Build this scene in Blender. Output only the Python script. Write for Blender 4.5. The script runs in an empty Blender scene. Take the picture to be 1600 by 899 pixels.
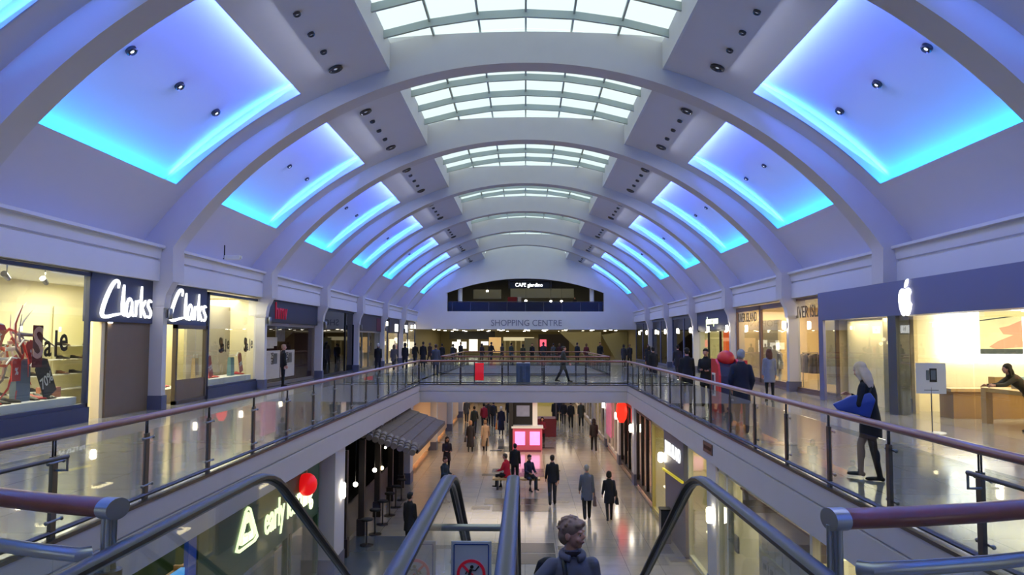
import bpy, bmesh, math, random
from mathutils import Vector, Matrix
random.seed(7)
S = bpy.context.scene
PI = math.pi
U = 3.95            # upper floor level
ZC = U + 2.05       # camera height
F = 1240.0          # focal length in pixels of the 1600 px frame
# ---------------------------------------------------------------- camera
cd = bpy.data.cameras.new('camera'); cam = bpy.data.objects.new('camera', cd); S.collection.objects.link(cam)
cd.sensor_width = 36; cd.lens = 36*F/1600; cd.clip_start = .05; cd.clip_end = 400
PITCH, YAW, ROLL = math.radians(3.71), math.radians(.97), math.radians(.15)
cam.location = (0, 0, ZC)
CM = Matrix.Rotation(YAW, 3, 'Z') @ Matrix.Rotation(PI/2+PITCH, 3, 'X') @ Matrix.Rotation(ROLL, 3, 'Z')
cam.rotation_euler = CM.to_euler()
S.camera = cam
# ---------------------------------------------------------------- world, view
w = bpy.data.worlds.new('world'); S.world = w; w.use_nodes = True
bg = w.node_tree.nodes['Background']
bg.inputs[0].default_value = (.84, .97, .95, 1); bg.inputs[1].default_value = 1.1
S.view_settings.view_transform = 'Standard'; S.view_settings.look = 'None'
S.view_settings.exposure = 0.2; S.view_settings.gamma = 1; S.view_settings.use_curve_mapping = False
try:
    cy = S.cycles
    cy.max_bounces = 7; cy.diffuse_bounces = 4; cy.glossy_bounces = 3; cy.transmission_bounces = 3
    cy.transparent_max_bounces = 24; cy.caustics_reflective = False; cy.caustics_refractive = False
    cy.sample_clamp_indirect = 4; cy.use_denoising = True; cy.use_light_tree = True
except Exception: pass
LIGHT = dict(cove=125, side=50, top=235, shop=1.15, down=70)  # down: the added ambient fill below the ring rows

def lamp(name, kind, loc, energy, color, rot=(0,0,0), size=1, sy=None, **k):
    l = bpy.data.lights.new(name, kind); l.energy = energy; l.color = color
    if kind == 'AREA':
        l.shape = 'RECTANGLE'; l.size = size; l.size_y = sy or size
    else: l.shadow_soft_size = size
    o = bpy.data.objects.new(name, l); S.collection.objects.link(o); o.location = loc
    if isinstance(rot, Matrix): o.rotation_euler = rot.to_euler()
    else: o.rotation_euler = rot
    for a, b in k.items(): setattr(l, a, b)
    return o
YK = [23.06+8.97*k for k in range(-3, 6)]     # rib centres
YEND = 77.4                                  # end wall
VC, VR = U-3.18, 13.68                       # vault circle
RC, RR = U-2.20, 12.30                        # rib inner circle
for a, b in zip(YK, YK[1:]+[YEND]):          # daylight portals at the skylights
    p = lamp('skylight_portal', 'AREA', (0, (a+b)/2, 15.4), 1, (1,1,1), size=7.9, sy=b-a-.6)
    p.data.cycles.is_portal = True

# ---------------------------------------------------------------- helpers
def lin(c):
    return tuple(((v/255)/12.92 if v/255 <= .04045 else ((v/255+.055)/1.055)**2.4) for v in c)
MATS = {}
def M(name, c=None, rough=.6, metal=0, em=0, emc=None, var=0, scale=4, bump=0, spec=.5, coat=0):
    if name in MATS: return MATS[name]
    m = bpy.data.materials.new(name); m.use_nodes = True; nt = m.node_tree; b = nt.nodes['Principled BSDF']
    col = lin(c) + (1,)
    b.inputs['Base Color'].default_value = col; b.inputs['Roughness'].default_value = rough; b.inputs['Metallic'].default_value = metal
    b.inputs['Specular IOR Level'].default_value = spec; b.inputs['Coat Weight'].default_value = coat
    if em:
        b.inputs['Emission Color'].default_value = (lin(emc) if emc else col[:3])+(1,); b.inputs['Emission Strength'].default_value = em
    if var or bump:
        tc = nt.nodes.new('ShaderNodeTexCoord'); n = nt.nodes.new('ShaderNodeTexNoise'); n.inputs['Scale'].default_value = scale; n.inputs['Detail'].default_value = 4
        nt.links.new(tc.outputs['Object'], n.inputs['Vector'])
        if var:
            mx = nt.nodes.new('ShaderNodeMix'); mx.data_type = 'RGBA'
            mx.inputs[6].default_value = tuple(v*(1-var) for v in col[:3])+(1,); mx.inputs[7].default_value = tuple(min(1, v*(1+var)) for v in col[:3])+(1,)
            nt.links.new(n.outputs[0], mx.inputs[0]); nt.links.new(mx.outputs[2], b.inputs['Base Color'])
        if bump:
            bp = nt.nodes.new('ShaderNodeBump'); bp.inputs['Strength'].default_value = bump; bp.inputs['Distance'].default_value = .01
            nt.links.new(n.outputs[0], bp.inputs['Height']); nt.links.new(bp.outputs[0], b.inputs['Normal'])
    MATS[name] = m; return m
def glassmat(name, tint=(1,1,1), refl=.08, rough=0.0, facing=.9, frost=0):
    m = bpy.data.materials.new(name); m.use_nodes = True; nt = m.node_tree; nt.nodes.clear()
    o = nt.nodes.new('ShaderNodeOutputMaterial'); t = nt.nodes.new('ShaderNodeBsdfTransparent'); t.inputs[0].default_value = tint+(1,)
    g = nt.nodes.new('ShaderNodeBsdfGlossy'); g.inputs['Roughness'].default_value = rough
    lw = nt.nodes.new('ShaderNodeLayerWeight'); lw.inputs[0].default_value = .5
    mr = nt.nodes.new('ShaderNodeMapRange'); mr.inputs[3].default_value = refl; mr.inputs[4].default_value = facing
    pw = nt.nodes.new('ShaderNodeMath'); pw.operation = 'POWER'; pw.inputs[1].default_value = 4
    nt.links.new(lw.outputs['Facing'], pw.inputs[0]); nt.links.new(pw.outputs[0], mr.inputs[0])
    mx = nt.nodes.new('ShaderNodeMixShader'); nt.links.new(mr.outputs[0], mx.inputs[0]); nt.links.new(t.outputs[0], mx.inputs[1]); nt.links.new(g.outputs[0], mx.inputs[2])
    if frost:
        tr = nt.nodes.new('ShaderNodeBsdfTranslucent'); tr.inputs[0].default_value = (.9,.95,.95,1)
        m2 = nt.nodes.new('ShaderNodeMixShader'); m2.inputs[0].default_value = frost
        nt.links.new(mx.outputs[0], m2.inputs[1]); nt.links.new(tr.outputs[0], m2.inputs[2]); nt.links.new(m2.outputs[0], o.inputs[0])
    else: nt.links.new(mx.outputs[0], o.inputs[0])
    MATS[name] = m; return m
def tilemat(name, c1, c2, grout, sx, sy, rough, var=.12, spec=.5):
    m = bpy.data.materials.new(name); m.use_nodes = True; nt = m.node_tree; b = nt.nodes['Principled BSDF']
    tc = nt.nodes.new('ShaderNodeTexCoord'); br = nt.nodes.new('ShaderNodeTexBrick')
    br.offset = 0; br.inputs['Color1'].default_value = lin(c1)+(1,); br.inputs['Color2'].default_value = lin(c2)+(1,); br.inputs['Mortar'].default_value = lin(grout)+(1,)
    br.inputs['Scale'].default_value = 1; br.inputs['Mortar Size'].default_value = .006; br.inputs['Brick Width'].default_value = sx; br.inputs['Row Height'].default_value = sy
    nt.links.new(tc.outputs['Object'], br.inputs['Vector'])
    n = nt.nodes.new('ShaderNodeTexNoise'); n.inputs['Scale'].default_value = 3; n.inputs['Detail'].default_value = 6; nt.links.new(tc.outputs['Object'], n.inputs['Vector'])
    mx = nt.nodes.new('ShaderNodeMix'); mx.data_type = 'RGBA'; mx.blend_type = 'MULTIPLY'; mx.inputs[0].default_value = var*2
    nt.links.new(br.outputs[0], mx.inputs[6]); nt.links.new(n.outputs[0], mx.inputs[7]); nt.links.new(mx.outputs[2], b.inputs['Base Color'])
    mr = nt.nodes.new('ShaderNodeMapRange'); mr.inputs[3].default_value = rough*.7; mr.inputs[4].default_value = rough*1.4
    nt.links.new(n.outputs[0], mr.inputs[0]); nt.links.new(mr.outputs[0], b.inputs['Roughness']); b.inputs['Specular IOR Level'].default_value = spec
    MATS[name] = m; return m

plaster = M('plaster', (214,212,216), .75, var=.03, scale=1.5)
vaultm = M('vault_paint', (216,214,220), .8, var=.03, scale=1)
ribm = M('rib_paint', (206,202,206), .7, var=.03, scale=2)
fasciam = M('fascia_paint', (196,192,198), .55, var=.04, scale=2)
coffm = M('coffer_paint', (226,226,230), .85)
navy = M('navy_paint', (52,58,84), .45, var=.1)
greybase = M('grey_plinth', (92,94,116), .5, var=.1)
darkm = M('dark_interior', (30,29,32), .7)
blackm = M('black_plastic', (16,16,18), .4)
rubber = M('handrail_rubber', (22,24,34), .36, spec=.4)
steel = M('brushed_steel', (150,150,154), .32, metal=1, var=.08, scale=8)
steeld = M('dark_steel', (92,90,94), .38, metal=1, var=.1, scale=8)
alu = M('satin_aluminium', (175,178,186), .35, metal=.9)
wood = M('handrail_wood', (124,62,42), .34, var=.3, scale=9, coat=.3)
oak = M('oak', (200,160,100), .45, var=.15, scale=6)
cream = M('cream_wall', (236,226,190), .7)
cream2 = M('cream_panel', (226,208,170), .7, var=.05)
brownp = M('brown_panel', (118,98,72), .6, var=.06)
white = M('white_paint', (235,235,235), .5)
red = M('red_paint', (200,30,34), .45)
redcloth = M('red_cloth', (190,30,40), .8, var=.2)
skylm = M('glazing_bar', (178,190,190), .6)
glow = M('lamp_glow', (255,250,235), .5, em=14, emc=(255,244,220))
glow2 = M('lamp_glow_soft', (255,240,200), .5, em=5, emc=(255,232,180))
signdim = M('sign_white_dim', (255,255,255), .5, em=.9, emc=(255,255,255))
signw = M('sign_white', (255,255,255), .5, em=1.7, emc=(255,255,255))
signcream = M('sign_cream', (255,250,225), .5, em=1.3, emc=(240,250,200))
signred = M('sign_red', (180,30,50), .5, em=.10, emc=(230,30,60))
bar_glass = glassmat('balustrade_glass', (.93,.96,.95), .07, 0.02, .75)
shop_glass = glassmat('shop_glass', (.95,.97,.95), .05, 0, .8)
roof_glass = glassmat('roof_glass', (.93,.97,.97), .04, .2, .5, frost=.1)
dark_glass = glassmat('dark_glass', (.34,.34,.40), .07, .02, .6)
floor_lo = tilemat('lower_floor_tile', (178,166,150), (168,158,144), (120,112,104), .9, .9, .13)
floor_up = tilemat('upper_floor_tile', (176,170,158), (166,160,150), (120,116,110), 1.2, 1.2, .12)

class MB:
    """collects shapes, links them as one mesh object"""
    def __init__(s): s.v = []; s.f = []; s.m = []; s.sm = []
    def add(s, v, f, mi=0, smooth=False):
        n = len(s.v); s.v += [tuple(p) for p in v]; s.f += [tuple(i+n for i in q) for q in f]; s.m += [mi]*len(f); s.sm += [smooth]*len(f); return s
    def box(s, x0, x1, y0, y1, z0, z1, mi=0, rot=None):
        v = [(x,y,z) for x in (x0,x1) for y in (y0,y1) for z in (z0,z1)]
        if rot:
            c = Vector(((x0+x1)/2,(y0+y1)/2,(z0+z1)/2)); v = [tuple(c+rot@(Vector(p)-c)) for p in v]
        return s.add(v, [(0,1,3,2),(4,6,7,5),(0,4,5,1),(2,3,7,6),(0,2,6,4),(1,5,7,3)], mi)
    def prism(s, pts, axis, a, b, mi=0, smooth=False):
        """pts 2D polygon, extruded along axis from a to b"""
        n = len(pts)
        def P(p, t):
            if axis == 'y': return (p[0], t, p[1])
            if axis == 'x': return (t, p[0], p[1])
            return (p[0], p[1], t)
        v = [P(p,a) for p in pts]+[P(p,b) for p in pts]
        s.add(v, [tuple(range(n))[::-1], tuple(range(n,2*n))], mi)
        return s.add(v, [(i,(i+1)%n,n+(i+1)%n,n+i) for i in range(n)], mi, smooth)
    def strip(s, pa, pb, mi=0, smooth=True):
        n = len(pa); return s.add(list(pa)+list(pb), [(i,i+1,n+i+1,n+i) for i in range(n-1)], mi, smooth)
    def tube(s, pts, r, seg=10, mi=0, closed=False, cap=True, flat=None, up=Vector((0,0,1))):
        pts = [Vector(p) for p in pts]; n = len(pts); v = []
        R = r if hasattr(r,'__len__') else [r]*n
        for i, p in enumerate(pts):
            a = pts[i-1] if (i or closed) else p; b = pts[(i+1)%n] if (i < n-1 or closed) else p
            t = (b-a).normalized(); sd = t.cross(up)
            if sd.length < 1e-3: sd = t.cross(Vector((0,1,0)))
            sd.normalize(); u2 = sd.cross(t).normalized()
            for k in range(seg):
                an = 2*PI*k/seg; kx, ky = (flat or (1,1))
                v.append(p + sd*math.cos(an)*R[i]*kx + u2*math.sin(an)*R[i]*ky)
        f = []
        for i in range(n if closed else n-1):
            for k in range(seg):
                j = (i+1)%n; f.append((i*seg+k, i*seg+(k+1)%seg, j*seg+(k+1)%seg, j*seg+k))
        s.add(v, f, mi, True)
        if cap and not closed:
            s.add(v[:seg], [tuple(range(seg))], mi); s.add(v[-seg:], [tuple(range(seg))[::-1]], mi)
        return s
    def cyl(s, a, b, r, seg=14, mi=0, r2=None): return s.tube([a,b], [r, r if r2 is None else r2], seg, mi)
    def lathe(s, prof, c=(0,0,0), seg=16, mi=0, sx=1, sy=1):
        v = []; f = []
        for (r,z) in prof:
            for k in range(seg): a = 2*PI*k/seg; v.append((c[0]+r*math.cos(a)*sx, c[1]+r*math.sin(a)*sy, c[2]+z))
        for i in range(len(prof)-1):
            for k in range(seg): f.append((i*seg+k, i*seg+(k+1)%seg, (i+1)*seg+(k+1)%seg, (i+1)*seg+k))
        s.add(v, f, mi, True)
        s.add(v[:seg], [tuple(range(seg))[::-1]], mi); s.add(v[-seg:], [tuple(range(seg))], mi); return s
    def ball(s, c, r, mi=0, seg=14, n=8, rot=None):
        r = r if hasattr(r,'__len__') else (r,r,r); v = []; f = []
        for i in range(n+1):
            t = PI*i/n
            for k in range(seg):
                a = 2*PI*k/seg; p = Vector((r[0]*math.sin(t)*math.cos(a), r[1]*math.sin(t)*math.sin(a), -r[2]*math.cos(t)))
                if rot: p = rot@p
                v.append((c[0]+p[0], c[1]+p[1], c[2]+p[2]))
        for i in range(n):
            for k in range(seg): f.append((i*seg+k, i*seg+(k+1)%seg, (i+1)*seg+(k+1)%seg, (i+1)*seg+k))
        return s.add(v, f, mi, True)
    def mesh(s, name, mats):
        me = bpy.data.meshes.new(name); me.from_pydata(s.v, [], s.f)
        for m in (mats if isinstance(mats,(list,tuple)) else [mats]): me.materials.append(m)
        me.polygons.foreach_set('material_index', s.m); me.polygons.foreach_set('use_smooth', s.sm)
        bm = bmesh.new(); bm.from_mesh(me); bmesh.ops.remove_doubles(bm, verts=bm.verts, dist=1e-5)
        bmesh.ops.recalc_face_normals(bm, faces=bm.faces)
        for e_ in bm.edges:
            lf = e_.link_faces
            if len(lf) != 2 or not (lf[0].smooth and lf[1].smooth) or e_.calc_face_angle(0) > .7: e_.smooth = False
        bm.to_mesh(me); bm.free()
        return me
    def build(s, name, mats, parent=None, loc=None, rz=0, bevel=0):
        return link(name, s.mesh(name, mats), parent, loc, rz, bevel)
def link(name, me, parent=None, loc=None, rz=0, bevel=0):
    o = bpy.data.objects.new(name, me); S.collection.objects.link(o)
    if parent: o.parent = parent
    if loc: o.location = loc
    if rz: o.rotation_euler = (0,0,rz)
    if bevel:
        b = o.modifiers.new('b','BEVEL'); b.width = bevel; b.segments = 2; b.limit_method = 'ANGLE'
    return o
def tag(o, label, cat, group=None, kind=None):
    o['label'] = label; o['category'] = cat
    if group: o['group'] = group
    if kind: o['kind'] = kind
    return o
def st(o, label=None):
    o['kind'] = 'structure'
    if label: o['label'] = label
    return o
def thing(name, label, cat, loc=(0,0,0), rz=0, group=None):
    o = bpy.data.objects.new(name, None); S.collection.objects.link(o); o.location = loc; o.rotation_euler = (0,0,rz); o.empty_display_size = .2
    return tag(o, label, cat, group)
def dup(root, loc=None, rz=None, label=None, group=None, sc=None):
    r = root.copy(); S.collection.objects.link(r)
    if loc is not None: r.location = loc
    if rz is not None: r.rotation_euler = (0,0,rz)
    if sc is not None: r.scale = sc if hasattr(sc,'__len__') else (sc,sc,sc)
    if label: r['label'] = label
    if group: r['group'] = group
    for ch in list(root.children):
        c = ch.copy(); S.collection.objects.link(c); c.parent = r
        for g in ch.children:
            d = g.copy(); S.collection.objects.link(d); d.parent = c
    return r
FACE = {'L': Matrix(((0,0,1),(1,0,0),(0,1,0))), 'R': Matrix(((0,0,-1),(-1,0,0),(0,1,0))), 'C': Matrix(((1,0,0),(0,0,-1),(0,1,0)))}
def text(body, size, mat, name='lettering', parent=None, loc=(0,0,0), face='C', ext=.01, squeeze=1, shear=0, bold=0, mirror=False, align='CENTER', roll=0):
    """lettering as a mesh; face L reads on the left wall, R on the right wall, C towards the camera end"""
    cu = bpy.data.curves.new('t', 'FONT'); cu.body = body; cu.size = size; cu.extrude = ext; cu.align_x = align; cu.align_y = 'CENTER'
    cu.shear = shear; cu.offset = bold; cu.resolution_u = 3
    t = bpy.data.objects.new('t', cu); S.collection.objects.link(t)
    dg = bpy.context.evaluated_depsgraph_get(); me = bpy.data.meshes.new_from_object(t.evaluated_get(dg))
    bpy.data.objects.remove(t); bpy.data.curves.remove(cu)
    rot = FACE[face] @ Matrix.Rotation(roll, 3, 'Z') @ Matrix.Diagonal(((-1 if mirror else 1)*squeeze,1,1))
    me.transform(rot.to_4x4()); me.materials.clear(); me.materials.append(mat)
    return link(name, me, parent, loc)
def arc(c, R, x): return c + math.sqrt(max(0, R*R-x*x))

def shift_since(mark, dy):
    for o in list(bpy.data.objects):
        if o.name not in mark and o.parent is None: o.location.y += dy
def mark(): return {o.name for o in bpy.data.objects}
# ================================================================ ROOM SHELL
RT = .375                                    # half rib thickness
SX = 3.98                                    # skylight half width
ang = lambda x: math.asin(x/VR)
def vp(t, R=VR, s=1): return (s*R*math.sin(t), VC+R*math.cos(t))
CO0, CO1 = 6.35, 9.81                       # coffer span in X
def edgeL(y): return -4.72
def edgeR(y): return 4.10+(y-7)*.0158
Y0 = -4.4
bays = list(zip([Y0]+YK[1:], YK[1:]+[YEND]))
bays = list(zip(YK, YK[1:]+[YEND]))
TA, TB, TW, TS = ang(CO0), ang(CO1), ang(11.38), ang(SX)
blue_c, blue_s, blue_t = (.0,.27,1), (.03,.19,1), (.10,.16,1)
def trange(a, b, n): return [a+(b-a)*i/n for i in range(n+1)]
for bi, (ya, yb) in enumerate(bays):
    ya2, yb2 = ya+RT, yb-(RT if yb < YEND else 0)
    ca, cb = ya2+.75, yb2-.75
    for s in (-1, 1):
        vb = MB()
        for (t0, t1, u0, u1) in ((TS,TA,ya2,yb2),(TB,TW,ya2,yb2),(TA,TB,ya2,ca),(TA,TB,cb,yb2)):
            T = trange(t0, t1, 26)
            for R in (VR,):
                vb.strip([(vp(t,R,s)[0],u0,vp(t,R,s)[1]) for t in T], [(vp(t,R,s)[0],u1,vp(t,R,s)[1]) for t in T], smooth=False)
        st(vb.build('ceiling', vaultm))
        # coffer panel with its pocket
        D, ex = .42, .42
        A, B = TA-ex/VR*.8, TB+ex/VR; T = trange(A, B, 40)
        pb = MB(); ga, gb = ca-.16, cb+.16
        pb.strip([(vp(t,VR+D,s)[0],ga,vp(t,VR+D,s)[1]) for t in T], [(vp(t,VR+D,s)[0],gb,vp(t,VR+D,s)[1]) for t in T], smooth=False)
        for y in (ga, gb): pb.strip([(vp(t,VR,s)[0],y,vp(t,VR,s)[1]) for t in T], [(vp(t,VR+D,s)[0],y,vp(t,VR+D,s)[1]) for t in T])
        for t0_, t1_ in ((A, TA), (TB, B)):
            TT = trange(t0_, t1_, 4); pb.strip([(vp(t,VR+.03,s)[0],ga,vp(t,VR+.03,s)[1]) for t in TT], [(vp(t,VR+.03,s)[0],gb,vp(t,VR+.03,s)[1]) for t in TT], smooth=False)
        TT = trange(TA, TB, 30)
        for y0_, y1_ in ((ga, ca), (cb, gb)): pb.strip([(vp(t,VR+.03,s)[0],y0_,vp(t,VR+.03,s)[1]) for t in TT], [(vp(t,VR+.03,s)[0],y1_,vp(t,VR+.03,s)[1]) for t in TT], smooth=False)
        for t in (A, B):
            p, q = vp(t,VR,s), vp(t,VR+D,s); pb.strip([(p[0],ga,p[1]),(p[0],gb,p[1])], [(q[0],ga,q[1]),(q[0],gb,q[1])])
        o = pb.build('ceiling_coffer', coffm)
        side = 'left' if s < 0 else 'right'
        ordn = ['second behind the viewpoint','just behind the viewpoint','nearest and largest','second','third','fourth','fifth','sixth','farthest'][bi]
        tag(o, f'{ordn} blue-lit recessed ceiling panel along the {side} side of the vault', 'ceiling panel', f'blue lit panels on the {side}')
        # cove lights: strips lying on the pocket shelf, aimed across the recessed panel
        L = cb-ca
        if bi >= 0:
            def strip_lamp(t, R, y, tdir, lx, ly, e, c, yaxis):
                tang = Vector((s*math.cos(t),0,-math.sin(t)))*tdir      # towards smaller / larger angle
                nrm = Vector((s*math.sin(t),0,math.cos(t)))
                return tang, nrm
            t = TB+.30/VR; p = vp(t, VR+.14, s)
            tang = Vector((s*math.cos(t),0,-math.sin(t)))*-1; nrm = Vector((s*math.sin(t),0,math.cos(t)))
            z = -(tang*.93+nrm*.36).normalized(); x = Vector((0,1,0)); y_ = z.cross(x)
            lamp('cove_strip', 'AREA', (p[0],(ca+cb)/2,p[1]), LIGHT['cove']*L/7, blue_c, rot=Matrix((x,y_,z)).transposed(), size=L, sy=.10)
            t = TA-.25/VR; p = vp(t, VR+.14, s)
            tang = Vector((s*math.cos(t),0,-math.sin(t))); nrm = Vector((s*math.sin(t),0,math.cos(t)))
            z = -(tang*.9+nrm*.43).normalized(); y_ = z.cross(x)
            lamp('cove_strip', 'AREA', (p[0],(ca+cb)/2,p[1]), LIGHT['top']*L/7, blue_t, rot=Matrix((x,y_,z)).transposed(), size=L, sy=.10)
            tm = (TA+TB)/2; p = vp(tm, VR+.14, s)
            ch = Vector((vp(TB)[0]*s-vp(TA)[0]*s,0,vp(TB)[1]-vp(TA)[1])); le = ch.length; ch.normalize(); nrm = Vector((s*math.sin(tm),0,math.cos(tm)))
            for yy, dy in ((ca-.09,1),(cb+.09,-1)):
                z = -(Vector((0,dy,0))*.35+nrm*.93).normalized(); y_ = z.cross(ch)
                lamp('cove_strip', 'AREA', (p[0]+nrm[0]*.03,yy,p[1]+.03), LIGHT['side'], blue_s, rot=Matrix((ch,y_,z)).transposed(), size=le, sy=.08)
    # skylight shaft and glazing
    sb = MB(); zt = U+10.71
    for s in (-1,1): sb.box(s*SX, s*(SX+.12), ya2-.4, yb2+.4, vp(TS)[1]-.02, zt)
    st(sb.build('trim_skylight_shaft', plaster))
    gz = lambda x, d=0: U+11.28-.60*(x/4.0)**2-d
    xs = [-4.05+1.35*i for i in range(7)]
    root = st(thing('window', f'skylight', 'skylight', (0,0,0))); root.name = f'window_{bi+1}'
    del root['category']; root['label'] = ['curved white-barred roof skylight over the void'][0]
    g = MB(); g.strip([(x,ya2-.35,gz(x)) for x in xs], [(x,yb2+.35,gz(x)) for x in xs], smooth=False); g.build('glass', roof_glass, root)
    bars = MB()
    for x in xs:
        bars.box(x-.028, x+.028, ya2-.3, yb2+.3, gz(x)-.10, gz(x)-.01)
    for off in (-1.39,-3.18,-4.97,-6.76,-8.3):
        y = yb+off+(.0 if yb < YEND else .3)
        if y < ya2+.1: continue
        for i in range(6):
            a, b = xs[i], xs[i+1]
            bars.add([(a,y-.045,gz(a)-.24),(b,y-.045,gz(b)-.24),(b,y+.045,gz(b)-.24),(a,y+.045,gz(a)-.24),(a,y-.045,gz(a)-.02),(b,y-.045,gz(b)-.02),(b,y+.045,gz(b)-.02),(a,y+.045,gz(a)-.02)],
                     [(0,1,2,3),(4,7,6,5),(0,4,5,1),(3,2,6,7),(0,3,7,4),(1,5,6,2)])
    bars.build('window_frame', skylm, root)
# ribs
N = 64
def rib_poly():
    inn = []; 
    am = math.asin(10.2/RR); xs_ = [RR*math.sin(am*(-1+2*i/N)) for i in range(N+1)]
    for x in xs_: inn.append((x, arc(RC,RR,x)))
    inn = [(-10.17, 7.62)] + inn + [(10.17, 7.62)]
    ao = math.asin(11.35/VR); out = [(11.35, 7.62)] + [(VR*math.sin(ao*(1-2*i/N)), VC+VR*math.cos(ao*(1-2*i/N))+.3) for i in range(N+1)] + [(-11.35,7.62)]
    return inn, out
inn, out = rib_poly()
def rib_mesh():
    b = MB(); n = len(inn); o2 = out[::-1]; m = min(n, len(o2))
    for y in (-RT, RT): b.strip([(p[0],y,p[1]) for p in inn], [(p[0],y,p[1]) for p in o2], smooth=False)
    b.strip([(p[0],-RT,p[1]) for p in inn], [(p[0],RT,p[1]) for p in inn])
    b.strip([(p[0],-RT,p[1]) for p in o2], [(p[0],RT,p[1]) for p in o2])
    for i in (0,-1): b.add([(inn[i][0],-RT,inn[i][1]),(o2[i][0],-RT,o2[i][1]),(o2[i][0],RT,o2[i][1]),(inn[i][0],RT,inn[i][1])], [(0,1,2,3)])
    # upstand that closes the skylight shaft above the rib
    up = [(-SX-.1, 13.95)] + [(x, U+11.03-.20*(x/4.2)**2) for x in [-SX-.1+ (2*SX+.2)*i/10 for i in range(11)]] + [(SX+.1, 13.95)] + [(x, arc(RC,RR,x)+.02) for x in (3.5,3,2.5,2,1.5,1,.5,0,-.5,-1,-1.5,-2,-2.5,-3,-3.5)]
    b.prism(up, 'y', -RT+.003, RT-.003)
    return b.mesh('beam', ribm)
rm = rib_mesh()
for i, y in enumerate(YK):
    o = st(link('beam', rm, loc=(0,y,0)), 'arched white ceiling rib')
# end wall, wall behind
def arched_wall(y0, y1, name, openings=True):
    b = MB()
    top = lambda x: arc(VC, VR, min(abs(x),11.38))+.3
    xs_ = [-11.4+22.8*i/60 for i in range(61)]
    for y in (y0, y1):
        if openings:
            # lower band (text band), side bands and the arch above the cafe opening
            b.add([(-11.4,y,6.93),(11.4,y,6.93),(11.4,y,8.68),(-11.4,y,8.68)], [(0,1,2,3)])
            for sx in (-1,1):
                xx = [sx*(7.65+(11.4-7.65)*i/12) for i in range(13)]
                b.strip([(x,y,8.68) for x in xx], [(x,y,top(x)) for x in xx], smooth=False)
            xx = [-7.65+15.3*i/30 for i in range(31)]
            b.strip([(x,y,capz(x)) for x in xx], [(x,y,(top(x) if abs(x)>SX else 15.1)) for x in xx], smooth=False)
        else:
            b.strip([(x,y,0) for x in xs_], [(x,y,(top(x) if abs(x)>SX else 15.1)) for x in xs_], smooth=False)
    if openings:
        xx = [-7.65+15.3*i/30 for i in range(31)]
        b.strip([(x,y0,capz(x)) for x in xx], [(x,y1,capz(x)) for x in xx])
        b.add([(-7.65,y0,8.68),(7.65,y0,8.68),(7.65,y1,8.68),(-7.65,y1,8.68)], [(0,1,2,3)])
        b.add([(-11.4,y0,6.93),(11.4,y0,6.93),(11.4,y1,6.93),(-11.4,y1,6.93)], [(0,1,2,3)])
        for s in (-1,1): b.add([(s*7.65,y0,8.68),(s*7.65,y1,8.68),(s*7.65,y1,capz(7.65)),(s*7.65,y0,capz(7.65))], [(0,1,2,3)])
    return st(b.build(name, plaster))
def capz(x): return 10.5+1.42*(1-(x/7.65)**2)
arched_wall(YEND, YEND+.4, 'wall_back')
arched_wall(-4.3, -4.7, 'wall_front', False)
# floors
b = MB(); b.box(-16,16,-4.7,108,-.2,0); st(b.build('floor', floor_lo))
# upper slabs with a thin moulded fascia
def slab(poly, z0, z1, name):
    b = MB(); b.prism(poly, 'z', z0, z1-.02, 1); b.prism(poly, 'z', z1-.02, z1, 0); return st(b.build(name, [floor_up, fasciam]))
YB0, YB1, YB2 = 35.4, 44.6, 61.5
slab([(-16,-4.7),(-4.72,-4.7),(-4.72,YB2),(-4.72,108),(-16,108)], 3.22, U, 'floor')
slab([(16,-4.7),(16,108),(edgeR(YB1),108),(edgeR(YB1),YB1),(edgeR(YB0),YB0),(edgeR(7),7),(4.1,5.0),(4.1,-4.7)], 3.22, U, 'floor')
slab([(-4.72,-4.7),(4.1,-4.7),(4.1,5.0),(1.42,5.0),(1.42,5.6),(-2.14,5.6),(-2.14,5.0),(-4.72,5.0)], 3.22, U, 'floor')
slab([(-4.72,YB0),(edgeR(YB0),YB0),(edgeR(YB1),YB1),(-4.72,YB1)], 3.22, U, 'floor')
slab([(-4.72,YB2),(edgeR(YB1),YB2),(edgeR(YB1),108),(-4.72,108)], 3.22, U, 'floor')
# fascia mouldings (raised bands with a shadow groove) on the void edges
def fascia(p, q, inward, name='trim_fascia'):
    p, q = Vector(p), Vector(q); n = Vector(inward).normalized(); b = MB()
    for (za, zb, d) in ((3.19, 3.66, .05), (3.69, 3.955, .035), (3.955, 3.995, .05)):
        v = []
        for pt in (p, q):
            for dd in (-.02, d):
                for z in (za, zb): v.append((pt[0]+n[0]*dd, pt[1]+n[1]*dd, z))
        b.add(v, [(0,1,3,2),(4,6,7,5),(0,4,5,1),(2,3,7,6),(0,2,6,4),(1,5,7,3)], 1 if za > 3.9 else 0)
    return st(b.build(name, [fasciam, steeld]))
fascia((-4.72,5.0),(-4.72,YB0),(1,0)); fascia((edgeR(5),5.0),(edgeR(YB0),YB0),(-1,0)); fascia((-4.72,YB0),(edgeR(YB0),YB0),(0,-1))
fascia((-4.72,YB1),(-4.72,YB2),(1,0)); fascia((edgeR(YB1),YB1),(edgeR(YB1),YB2),(-1,0)); fascia((-4.72,YB2),(edgeR(YB1),YB2),(0,-1)); fascia((-4.72,YB1),(edgeR(YB1),YB1),(0,1))
# small grey notice plate on the right fascia
b = MB(); yy = 18.6; xx = edgeR(yy)-.06; b.box(xx-.02,xx,yy-.45,yy+.45,3.38,3.62,0); o = b.build('engraved_sign', steeld)
tag(o, 'small grey engraved plate fixed on the right balcony fascia', 'sign'); 
b = MB()
for i in range(9): b.box(xx-.026,xx-.02,yy-.34+.078*i,yy-.30+.078*i,3.46,3.54)
b.build('engraved_marks', blackm, o)
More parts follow.
